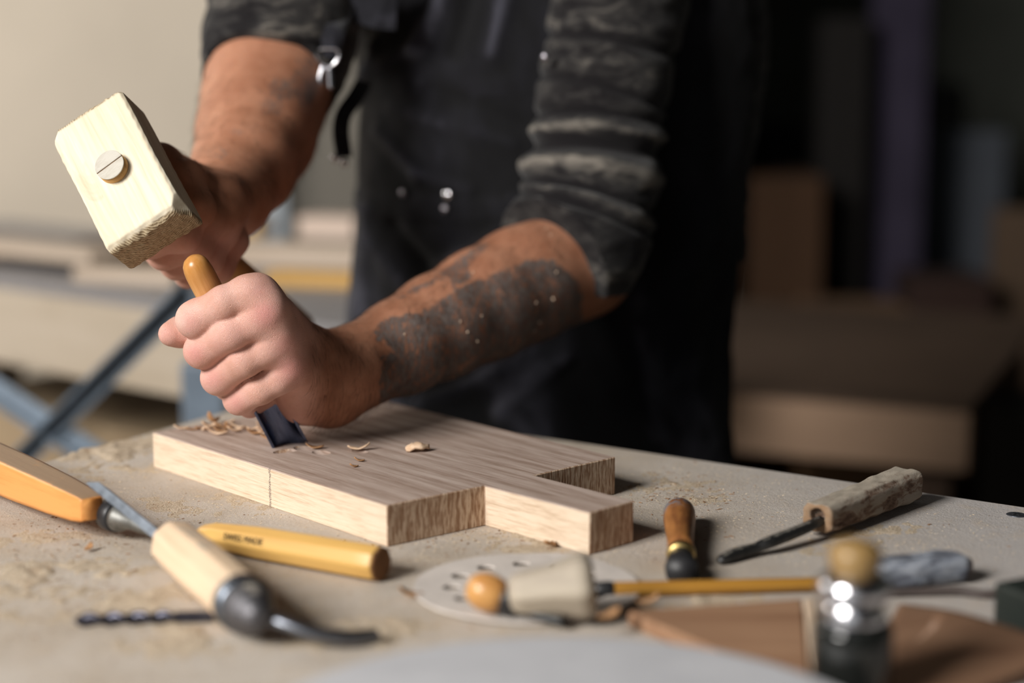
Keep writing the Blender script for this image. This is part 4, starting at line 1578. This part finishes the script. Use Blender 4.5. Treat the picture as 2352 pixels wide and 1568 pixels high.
# 5 twist drill bit
P0, P1 = G(490, 1414, .003), G(168, 1424, .003)
mw, L = frame(P0, P1)
secs = []
for i in range(90):
    x = L * i / 89
    tw = (i / 89) * 18
    r0 = .0028 if i < 86 else .0028 * (89 - i) / 3 + 1e-4
    k = 1.0 if i / 89 > 0.28 else 0.0
    secs.append([(x, r0 * (1 - k * .42 * math.cos(2 * a)) * math.cos(a + tw), r0 * (1 - k * .42 * math.cos(2 * a)) * math.sin(a + tw)) for a in np.linspace(0, 2 * math.pi, 17)[:-1]])
v, f = loft(secs)
o = obj('drill_bit', v, f, metal('dark drill steel', (0.10, 0.10, 0.13), 0.35), None, mw)
tag(o, 'dark twist drill bit lying in the sawdust beside the pale gouge', 'drill bit')

# 6 perforated sanding disc
cd = G(1210, 1355, 0)
def disc_mesh(R, holes, th):
    bm_ = bmesh.new()
    bmesh.ops.create_circle(bm_, cap_ends=False, segments=96, radius=R)
    rings = [bm_.edges[:]]
    for hx_, hy_, hr_ in holes:
        r = bmesh.ops.create_circle(bm_, cap_ends=False, segments=20, radius=hr_, matrix=Matrix.Translation((hx_, hy_, 0)))
    bmesh.ops.triangle_fill(bm_, use_beauty=True, use_dissolve=False, edges=bm_.edges[:])
    fs = bm_.faces[:]
    r = bmesh.ops.extrude_face_region(bm_, geom=fs)
    bmesh.ops.translate(bm_, vec=(0, 0, th), verts=[g for g in r['geom'] if isinstance(g, bmesh.types.BMVert)])
    for v_ in bm_.verts:
        v_.co.z += 0.0018 * max(0, mnoise.noise(Vector((v_.co.x * 18, v_.co.y * 18, 4)))) * (Vector(v_.co).length / R) ** 2
    return bm_


hl = [(.0400 * math.cos(a), .0400 * math.sin(a), .0050) for a in np.linspace(0, 2 * math.pi, 13)[:-1] + math.radians(64)] + [(0, 0, .0045)]
sd = obj_bm('sanding_disc', disc_mesh(.0605, hl, .0014), plain('dusty abrasive paper', (0.56, 0.51, 0.47), 0.95, 0.1, 0.08, 60, 0.5, 900), None,
            Matrix.Translation((cd[0], cd[1], TZ + .0012)))
tag(sd, 'round pale sanding disc with a ring of dust holes lying on the worktop', 'sanding disc')

# 7 orange palm chisel with dark blade, half behind the pale handle
t = thing('palm_chisel', 'small palm chisel with bright orange knob and dark blade beside the white block', 'chisel', G(1130, 1380, 0))
P0, P1 = G(1098, 1352, .016), G(1170, 1378, .011)
mw, L = frame(P0, P1)
v, f = lathe_x([(-.006, .001), (-.005, .005), (-.002, .0080), (.003, .0098), (.009, .0095), (.014, .0075)], 32)
obj('knob', v, f, M_HONEY, t, mw)
v, f = lathe_x([(.012, .0075), (.014, .0082), (.019, .0078), (.022, .005)], 32)
obj('ferrule', v, f, M_BLACK, t, mw)
v, f = tube([(*G(1150, 1380, .011), .0042), (*G(1215, 1405, .007), .0040), (*G(1300, 1428, .004), .0034)], 12, 6, flat=.7)
obj('blade', v, f, M_STEELD, t)
# 8 blunt pale wooden tool handle
P0, P1 = G(1188, 1362, .016), G(1352, 1342, .021)
mw, L = frame(P0, P1)
prof = [(-.004, .0065), (-.002, .0095), (.004, .0115), (L * .5, .0125), (L * .85, .0168), (L * .97, .0172), (L + .002, .0150), (L + .003, .0110)]
v, f = lathe_x(prof, 40, ngon=6)
o = obj('blunt_handle', v, f, wood('bleached wood', (0.44, 0.38, 0.30), (0.30, 0.25, 0.21), 40, 0.2, 0.6), None, mw)
tag(o, 'blunt whitish wooden tool handle, wider at one end, lying over the sanding disc', 'stopper')
# 9 ochre rod
P0, P1 = G(1384, 1354, .0045), G(1900, 1340, .0045)
mw, L = frame(P0, P1)
t = thing('wooden_rod', 'long thin ochre wooden rod with a dark tip lying across the worktop', 'rod', G(1600, 1352, 0))
v, f = lathe_x([(.004, .0036), (.006, .0040), (L - .003, .0036), (L, .0025)], 20)
obj('rod', v, f, wood('ochre lacquered wood', (0.42, 0.21, 0.035), (0.30, 0.13, 0.02), 50, 0.05, 0.4, 0.4), t, mw)
v, f = lathe_x([(-.006, .002), (-.003, .0043), (.004, .0046), (.006, .0040)], 20)
obj('tip', v, f, M_BLACK, t, mw)

# 10 small brown handle pointing at the camera with brass ring and black end
P0, P1 = G(1560, 1176, .0100), G(1564, 1272, .0085)
mw, L = frame(P0, P1)
t = thing('knife', 'short brown worn handle with brass ring and black metal end beside the tenon', 'tool', G(1563, 1290, 0))
n_ = N('worn orange-brown handle', 0.45, 0.4)
a_ = n_.noise(n_.map((.2, 1, 1)), 160, 5, .6)
c_ = n_.ramp(a_, [(.35, (.20, .075, .025)), (.65, (.40, .17, .05))])
xx = n_.xyz()[0]
c_ = n_.mix(n_.math('MULTIPLY', n_.ramp(xx, [(.006, 1.0), (.020, 0.0)]), n_.ramp(n_.noise(n_.map(), 190, 3), [(.45, 0.0), (.5, 1.0)])), c_, (.20, .20, .22))
n_.color(c_)
v, f = lathe_x([(-.010, .0008), (-.009, .0045), (-.005, .0078), (.002, .0095), (.014, .0097), (L * .55, .0080), (L * .8, .0072), (L, .0078)], 36)
obj('handle', v, f, n_.m, t, mw)
v, f = lathe_x([(L - .001, .0078), (L, .0082), (L + .004, .0080), (L + .005, .0070)], 32)
obj('brass_ring', v, f, metal('brass', (0.75, 0.55, 0.22), 0.3), t, mw)
v, f = lathe_x([(L + .004, .0068), (L + .009, .0062), (L + .014, .0080), (L + .024, .0092), (L + .034, .0086)], 32, sz=.85)
obj('blade', v, f, plain('black iron end', (0.018, 0.018, 0.02), 0.5, 0.5), t, mw)

# 11 rough dusty handle with a forged scraper
P0, P1 = G(1876, 1190, .0125), G(2092, 1106, .0135)
mw, L = frame(P0, P1)
t = thing('scraper', 'rough dusty block-handled scraper with dark forged blade near the far edge of the worktop', 'scraper', G(1900, 1200, 0))
h = .0012
vol = Vol((-.004, -.016, -.014), (L + .006, .016, .014), h)
g = [vol.lo[k] + h * np.arange(vol.n[k]) for k in range(3)]
X, Y, Z = np.meshgrid(*g, indexing='ij')
tp = .94 - .14 * (1 - X / L)
D = np.maximum(np.maximum(np.abs(Y) - .0122 * tp, np.abs(Z) - .0106 * tp), np.maximum(-X, X - L))
D = np.maximum(D, (np.abs(Y) + np.abs(Z) - .0190 * tp) / 1.41)
D = np.maximum(D, (X + 1.6 * Z - L - .010) / 1.9)
D = np.maximum(D, (X + np.abs(Y) - L - .006) / 1.41)
D = np.maximum(D, -(np.sqrt(Y ** 2 + (Z - .001) ** 2 + 0) - .0048 + np.maximum(0, X - .006) * 3))
vol.V = D.astype(np.float32)
P, Q = vol.mesh()
P += 0.0007 * vnoise(P * np.array([.4, 1, 1]), 220)[:, None] * np.array([.4, 1, 1])
n_ = N('weathered dusty wood', 0.9, 0.15)
a_ = n_.noise(n_.map((.35, 1, 1)), 130, 6, .7, .5)
c_ = n_.ramp(a_, [(.38, (.085, .05, .035)), (.5, (.22, .15, .11)), (.56, (.32, .27, .22))])
fx = n_.xyz()[0]
c_ = n_.mix(n_.ramp(fx, [(0.0, .8), (.0012, 0.0)]), c_, (.30, .19, .11))
d_ = n_.math('ADD', n_.math('MULTIPLY', n_.up(), .5), n_.noise(n_.map(), 80, 6, .75))
c_ = n_.mix(n_.ramp(d_, [(.80, 0.0), (.95, .80)]), c_, (.40, .355, .29))
n_.color(c_)
n_.bump(a_, .0012, .7)
obj('handle', P, Q, n_.m, t, mw)
P0 = G(1886, 1194, .0115)
pts = [(*P0, .0036), (*G(1840, 1216, .0095), .0042), (*G(1770, 1244, .0070), .0045), (*G(1735, 1258, .0048), .0040), (*G(1700, 1268, .0040), .0046), (*G(1660, 1284, .0030), .0036), (*G(1648, 1289, .0022), .0012)]
v, f = tube(pts, 8, 6, flat=.75)
obj('blade', v, f, metal('forged dark iron', (0.12, 0.12, 0.12), 0.5, dust=0.95, dustc=(.22, .2, .17)), t)

# 12 grey dusty handle and dark hook, right
P0, P1 = G(1990, 1318, .0075), G(2228, 1296, .0085)
mw, L = frame(P0, P1)
h = .0012
vol = Vol((-.003, -.012, -.011), (L + .004, .012, .011), h)
g = [vol.lo[k] + h * np.arange(vol.n[k]) for k in range(3)]
X, Y, Z = np.meshgrid(*g, indexing='ij')
w_ = .0080 + .0018 * np.sin(X / L * 3.1) - .004 * np.clip((X / L - .86) / .14, 0, 1) ** 2
D = np.maximum(np.maximum(np.abs(Y) - w_, np.abs(Z) - w_ * .78), np.maximum(-X, X - L))
D = np.maximum(D, (np.abs(Y) + np.abs(Z) - w_ * 1.45) / 1.41)
vol.V = D.astype(np.float32)
P, Q = vol.mesh()
P += 0.0009 * vnoise(P * np.array([.5, 1, 1]), 160)[:, None]
n_ = N('slate grey dusty handle', 0.85, 0.2)
a_ = n_.noise(n_.map((.4, 1, 1)), 140, 5, .7, .6)
c_ = n_.ramp(a_, [(.38, (.06, .06, .075)), (.50, (.19, .21, .25)), (.62, (.32, .34, .38))])
c_ = n_.mix(n_.ramp(n_.xyz()[0], [(L * .955, 0.0), (L * .98, 1.0)]), c_, (.40, .20, .06))
n_.color(c_)
n_.bump(a_, .001, .7)
t = obj('chipped_tool', P, Q, n_.m, None, mw)
tag(t, 'slate grey chipped tool handle with a bare wood tip behind the upright knob', 'tool handle')
pts = [(*G(2030, 1362, .0025), .0024), (*G(2130, 1358, .0025), .0025), (*G(2200, 1356, .0030), .0026), (*G(2255, 1364, .0025), .0024), (*G(2285, 1364, .0025), .0026), (*G(2308, 1357, .0040), .0028)]
v, f = tube(pts, 12, 6)
o = obj('iron_hook', v, f, plain('dark iron rod', (0.07, 0.055, 0.05), 0.6, 0.4), None)
tag(o, 'thin dark iron rod with bent tip in front of the grey chipped handle', 'rod')

# 13 upright tool: wooden knob, chrome collars, dark glossy barrel
YB = 0.715
bx = PY(1960, 1400, YB)
t = thing('upright_tool', 'upright dark glossy barrel with chrome collars and a wooden knob standing in the foreground', 'tool', (bx[0], bx[1], TZ))
def hz(y): return PY(1960, y, YB)[2] - TZ
VM = Matrix.Translation((bx[0], bx[1], TZ)) @ Matrix.Rotation(-math.pi / 2, 4, 'Y')
k = YB / FPX
def pr_(lst): return [(hz(y_) if y_ else 0.0, r_ * k) for y_, r_ in lst]
v, f = lathe_x([(0, .0155), (.002, .0172)] + [(hz(1440), 96 * k), (hz(1425), 88 * k)], 48)
v = [(x_, y_, z_) for x_, y_, z_ in v]
n_ = N('black lacquer', 0.08, 0.6)
n_.color((0.012, 0.013, 0.012))
obj('barrel', v, f, n_.m, t, VM)
v, f = lathe_x([(hz(1426), 60 * k), (hz(1425), 78 * k), (hz(1412), 80 * k), (hz(1385), 70 * k), (hz(1372), 62 * k)], 48)
obj('lower_collar', v, f, M_CHROME, t, VM)
v, f = lathe_x([(hz(1373), 50 * k), (hz(1371), 84 * k), (hz(1352), 90 * k), (hz(1330), 84 * k), (hz(1316), 64 * k), (hz(1312), 50 * k)], 48)
o = obj('upper_collar', v, f, M_CHROME, t, VM)
v, f = lathe_x([(hz(1318), 50 * k), (hz(1310), 56 * k), (hz(1290), 62 * k), (hz(1268), 65 * k), (hz(1250), 54 * k), (hz(1240), 30 * k), (hz(1236), 4 * k)], 40)
obj('knob', v, f, wood('dark olive wood', (0.32, 0.20, 0.075), (0.12, 0.065, 0.03), 50, 0.2, 0.35, 0.5), t, VM)

# 14 round grey disc filling the bottom of the picture
pc = G(1290, 1455, .020)
RD = .135
v, f = lathe_x([(0, RD - .002), (.001, RD), (.018, RD), (.0198, RD - .003), (.020, RD - .006)], 160)
n_ = N('grey round plate', 0.55, 0.3)
a_ = n_.noise(n_.map(), 30, 4)
n_.color(n_.ramp(a_, [(.3, (.46, .465, .49)), (.7, (.54, .545, .57))]))
o = obj('round_plate', v, f, n_.m, None, Matrix.Translation((pc[0], pc[1] - RD, TZ)) @ Matrix.Rotation(-math.pi / 2, 4, 'Y'))
tag(o, 'large round pale grey plate cut off by the bottom of the picture', 'plate')

# 15 brown boards in the right foreground
m_bw = wood('brown walnut board', (0.34, 0.20, 0.12), (0.20, 0.10, 0.055), 30, 0.1, 0.7, 0.2)
def flat_board(name, pts, h, label, m, bev=.001, z0=0.0):
    w = [G(x_, y_, h) for x_, y_ in pts]
    c = sum(w) / len(w)
    o = obj_bm(name, prism_bm([(q[0] - c[0], q[1] - c[1]) for q in w], 0, h - z0, bev), m, None, Matrix.Translation((c[0], c[1], TZ + z0)))
    return tag(o, label, 'board')


flat_board('brown_board', [(1440, 1402), (1842, 1374), (1868, 1640), (1868, 1700), (1790, 1640), (1640, 1490)], .008, 'flat brown wooden offcut between the round grey plate and the upright knob tool', m_bw)
flat_board('pale_strip', [(1846, 1374), (1872, 1372), (1905, 1660), (1875, 1660)], .0085, 'narrow pale wooden strip along the brown offcut beside the upright tool', wood('pale strip wood', (.60, .47, .35), (.48, .35, .25), 40))
# curved brown rail, right: a bowed piece with rounded top edge
pts = [G(2075, 1384, .010), G(2200, 1402, .010), G(2330, 1438, .010), G(2480, 1490, .010)]
Qs = smoothpts([tuple(p) for p in pts], 8)
secs = []
for i, q in enumerate(Qs):
    tdir = Vector(Qs[min(i + 1, len(Qs) - 1)] - Qs[max(i - 1, 0)]).normalized()
    nrm2 = Vector((0, 0, 1)).cross(tdir) * -1
    ring = []
    for u, z_ in ((0, -.010), (0, -.002), (.004, .001), (.012, .002), (.03, -.002), (.09, -.006), (.11, -.008), (.11, -.010)):
        ring.append(tuple(Vector(q) + nrm2 * u + Vector((0, 0, z_))))
    secs.append(ring)
v, f = loft(secs)
o = obj('curved_board', v, f, wood('dark walnut', (0.20, 0.115, 0.07), (0.12, 0.06, 0.035), 30, 0.1, 0.55, 0.3), None)
tag(o, 'bowed brown wooden piece with rounded edge at the lower right', 'board')

# 16 dark green corner of a case at the right edge
P0 = G(2420, 1405, .012)
o = obj_bm('tool_case', box_bm(.06, .035, .022, .003, center=(.016, .010, 0)), plain('dark green plastic', (.015, .02, .017), .5, .4), None,
           Matrix.Translation((P0[0], P0[1], TZ + .011)) @ Matrix.Rotation(.45, 4, 'Z'))
tag(o, 'dark green plastic case cut off by the right edge of the picture', 'case')

# 17 countersunk screw in the worktop
p = G(2334, 1183, 0)
t = thing('screw', 'countersunk screw set in the worktop near the right edge', 'screw', p)
v, f = lathe_x([(-.0010, .0030), (0.0004, .0062), (.0007, .0058), (.0008, .001)], 28)
obj('screw_head', v, f, metal('screw steel', (.30, .32, .37), .4), t, Matrix.Translation(p) @ Matrix.Rotation(-math.pi / 2, 4, 'Y'))
bmx = box_bm(.006, .0012, .0003, center=(0, 0, .0009))
box_bm(.0012, .006, .0003, center=(0, 0, .0009), bm=bmx)
obj_bm('cross_slot', bmx, M_BLACK, t, Matrix.Translation(p) @ Matrix.Rotation(.5, 4, 'Z'))

# ------------------------------------------------------------------ BACKGROUND, LEFT: second workbench with timber and a steel trestle
# front edge of the far bench runs from the left toward the maker
a0, a1 = PZ(0, 640, TZ), PZ(720, 740, TZ)
dv = (a1 - a0) / np.linalg.norm(a1 - a0)
nv = np.array([-dv[1], dv[0], 0.0])       # away from the camera
if nv[1] < 0: nv = -nv
Lb = .75 + float(np.linalg.norm(a1 - a0)) + .07
bench2 = thing('workbench', 'blurred second workbench with grey top and pale thick edge behind the hands', 'workbench', (*(a0 + dv * .2)[:2], 0))
mwb, _ = frame((*(a0 - dv * .75)[:2], TZ), (*(a1)[:2], TZ))
W2 = 0.50
obj_bm('worktop', box_bm(Lb, W2, .012, .001, center=(Lb / 2, W2 / 2, -.006)), plain('grey laminate', (.24, .23, .235), .5, .4), bench2, mwb)
m_ply = wood('pale plywood', (.46, .39, .31), (.38, .31, .23), 12, 0.2, .8)
obj_bm('front_board', box_bm(Lb, .03, .10, .002, center=(Lb / 2, .015, -.063)), m_ply, bench2, mwb)
obj_bm('back_board', box_bm(Lb, .03, .10, .002, center=(Lb / 2, W2 - .015, -.063)), m_ply, bench2, mwb)
for lx in (.06, Lb - .06):
    for ly in (.06, W2 - .06):
        obj_bm('leg', box_bm(.06, .06, TZ - .115, .002, center=(lx, ly, -.115 - (TZ - .115) / 2)), m_frame, bench2, mwb)
obj_bm('lower_shelf', box_bm(Lb, W2 - .05, .02, .001, center=(Lb / 2, W2 / 2, -.52)), m_frame, bench2, mwb)
# sheets kept under the bench
def bg_box(name, corner, sx, sy, sz, m, label, cat, rot=0.0, group=None, mw0=mwb, bev=.002, z0=0):
    o = obj_bm(name, box_bm(sx, sy, sz, bev, center=(0, 0, sz / 2)), m, None, mw0 @ Matrix.Translation(corner) @ Matrix.Rotation(rot, 4, 'Z'))
    return tag(o, label, cat, group)


m_brown = plain('brown cardboard', (.20, .125, .07), .9, .1)
m_pl1 = wood('blurred pale plank', (.50, .41, .33), (.42, .33, .25), 14, .1, .8)
m_pl2 = wood('blurred brown plank', (.30, .185, .11), (.22, .13, .08), 14, .1, .8)
m_yel = wood('blurred ochre plank', (.56, .34, .12), (.45, .26, .08), 14, .1, .8)
m_blk = plain('dark clutter', (.035, .022, .015), .9)
bg_box('plywood_stack', (.72, .24, -.508), .62, .26, .30, wood('stored plywood', (.40, .30, .19), (.30, .21, .13), 12, .2, .85), 'low stack of brownish plywood on the shelf under the second bench', 'plywood')


def on_bench2(px_, py_, sx, sy, sz, m, name, label, cat, rot=0.0, h=0.0):
    """stand a piece on the far bench with its front bottom corner where it is seen"""
    p = mwb.inverted() @ Vector(PZ(px_, py_, TZ + h))
    return bg_box(name, (p.x, p.y + sy / 2, h), sx, sy, sz, m, label, cat, rot)


on_bench2(60, 602, .34, .10, .018, m_pl2, 'plank', 'brown plank lying at the far left of the second bench', 'plank', .15)
on_bench2(40, 590, .30, .09, .014, m_pl1, 'plank', 'thin pale plank on top of the brown plank at the far left', 'plank', .05, .018)
on_bench2(225, 578, .10, .05, .016, m_blk, 'offcut', 'small dark offcut behind the mallet on the second bench', 'offcut', .4)
on_bench2(270, 652, .155, .06, .018, m_pl1, 'plank', 'short pale plank with cut end under the mallet on the second bench', 'plank', .30)
on_bench2(402, 640, .12, .05, .016, m_pl2, 'plank', 'short brown plank beside the pale cut plank, below the mallet', 'plank', .32)
on_bench2(640, 613, .26, .07, .030, m_pl1, 'plank', 'long pale plank nearest to the apron on the second bench', 'plank', .42)
on_bench2(706, 660, .135, .05, .018, m_yel, 'plank', 'ochre plank lying in front of the long pale plank', 'plank', .42)
on_bench2(735, 548, .10, .06, .034, wood('pinkish block', (.70, .56, .47), (.62, .48, .40), 14), 'wooden_block', 'pale pinkish wooden block beside the apron on the second bench', 'block', .4)
on_bench2(545, 542, .06, .06, .024, m_yel, 'wooden_block', 'small orange-brown block under the forearm on the second bench', 'block', .4)
# grey-blue column standing behind the bench
p = PY(622, 470, 3.0)
o = obj_bm('steel_column', box_bm(.06, .05, 1.5, .004, center=(0, 0, .75)), plain('pale blue-grey paint', (.36, .40, .44), .5, .4), None, Matrix.Translation((p[0], p[1], 0)))
tag(o, 'blue-grey painted post rising behind the second bench under the forearm', 'post')

# steel trestle in front of the bench: a post and crossed braces
m_bs = metal('blue-grey painted steel', (.17, .215, .26), .45)
m_bs = plain('blue-grey painted steel', (.17, .215, .27), .45, .5)
t = thing('steel_trestle', 'blue-grey steel trestle with crossed flat braces beside the second bench', 'trestle', (*PY(465, 900, 1.80)[:2], 0))
YT = 1.82
pz = PY(468, 800, YT)
obj_bm('post', box_bm(.047, .03, .86, .004, center=(pz[0], pz[1], .43)), m_bs, t)
pz2 = PY(-180, 800, YT + .22)
obj_bm('post', box_bm(.047, .03, .86, .004, center=(pz2[0], pz2[1], .43)), m_bs, t)
for (x0, y0, Y0), (x1, y1, Y1) in (((440, 668, YT - .02), (-60, 1165, YT + .15)), ((-190, 770, YT + .2), (430, 1180, YT + .01))):
    A_, B_ = PY(x0, y0, Y0), PY(x1, y1, Y1)
    mw, L = frame(A_, B_, up=(0, -1, 0))
    obj_bm('brace', box_bm(L, .024, .004, .0008, center=(L / 2, 0, 0)), m_bs, t, mw)
    obj_bm('brace_flange', box_bm(L, .004, .020, .0008, center=(L / 2, -.011, .010)), m_bs, t, mw)
A_, B_ = pz.copy(), pz2.copy()
A_[2] = B_[2] = .87
mw, L = frame(A_, B_)

# dark crates under the second bench
bg_box('storage_crate', (1.12, .24, -.508), .14, .24, .20, m_blk, 'dark crate under the second bench behind the blue-grey post', 'crate')
bg_box('storage_crate', (.26, .24, -.508), .26, .26, .22, m_blk, 'dark crate far left on the shelf under the second bench', 'crate')

# ------------------------------------------------------------------ BACKGROUND, RIGHT: dim stock of boards and clutter
H3 = 0.70
c0_, c1_ = PZ(1640, 890, H3), PZ(2228, 935, H3)
mw3, L3 = frame(c0_, c1_)
t = thing('timber_table', 'dim low table with a thick pale brown edge to the right of the apron', 'table', (c0_[0], c0_[1], 0))
m_tt = wood('dim brown timber', (.42, .28, .19), (.32, .21, .14), 8, .1, .85)
m_td = wood('dark brown top', (.10, .065, .045), (.06, .04, .028), 8, .1, .85)
obj_bm('front_board', box_bm(L3 + .5, .04, .085, .002, center=(L3 / 2 - .25, .02, -.052)), m_tt, t, mw3)
obj_bm('tabletop', box_bm(L3 + .5, .95, .010, .001, center=(L3 / 2 - .25, .475, -.005)), m_td, t, mw3)
for lx in (-.45, L3 - .06):
    for ly in (.08, .88):
        obj_bm('leg', box_bm(.06, .06, H3 - .01, .002, center=(lx, ly, -.01 - (H3 - .01) / 2)), m_td, t, mw3)
p = mw3 @ Vector((L3 + .22, .25, -H3))
o = obj_bm('machine_cabinet', box_bm(.38, .4, .66, .01, center=(0, 0, .33)), plain('near-black cabinet', (.010, .009, .008), .7), None, Matrix.Translation(p))
tag(o, 'near-black cabinet beside the dim timber table at the right edge', 'cabinet')


def stand(name, px0, px1, ytop, ybot, Y, m, label, cat, depth=.2, floor=True):
    A_, B_ = PY(px0, ytop, Y), PY(px1, ybot, Y)
    z0 = 0.0 if floor else B_[2]
    o = obj_bm(name, box_bm(B_[0] - A_[0], depth, A_[2] - z0, .004, center=((A_[0] + B_[0]) / 2, Y + depth / 2, (A_[2] + z0) / 2)), m, None)
    return tag(o, label, cat)


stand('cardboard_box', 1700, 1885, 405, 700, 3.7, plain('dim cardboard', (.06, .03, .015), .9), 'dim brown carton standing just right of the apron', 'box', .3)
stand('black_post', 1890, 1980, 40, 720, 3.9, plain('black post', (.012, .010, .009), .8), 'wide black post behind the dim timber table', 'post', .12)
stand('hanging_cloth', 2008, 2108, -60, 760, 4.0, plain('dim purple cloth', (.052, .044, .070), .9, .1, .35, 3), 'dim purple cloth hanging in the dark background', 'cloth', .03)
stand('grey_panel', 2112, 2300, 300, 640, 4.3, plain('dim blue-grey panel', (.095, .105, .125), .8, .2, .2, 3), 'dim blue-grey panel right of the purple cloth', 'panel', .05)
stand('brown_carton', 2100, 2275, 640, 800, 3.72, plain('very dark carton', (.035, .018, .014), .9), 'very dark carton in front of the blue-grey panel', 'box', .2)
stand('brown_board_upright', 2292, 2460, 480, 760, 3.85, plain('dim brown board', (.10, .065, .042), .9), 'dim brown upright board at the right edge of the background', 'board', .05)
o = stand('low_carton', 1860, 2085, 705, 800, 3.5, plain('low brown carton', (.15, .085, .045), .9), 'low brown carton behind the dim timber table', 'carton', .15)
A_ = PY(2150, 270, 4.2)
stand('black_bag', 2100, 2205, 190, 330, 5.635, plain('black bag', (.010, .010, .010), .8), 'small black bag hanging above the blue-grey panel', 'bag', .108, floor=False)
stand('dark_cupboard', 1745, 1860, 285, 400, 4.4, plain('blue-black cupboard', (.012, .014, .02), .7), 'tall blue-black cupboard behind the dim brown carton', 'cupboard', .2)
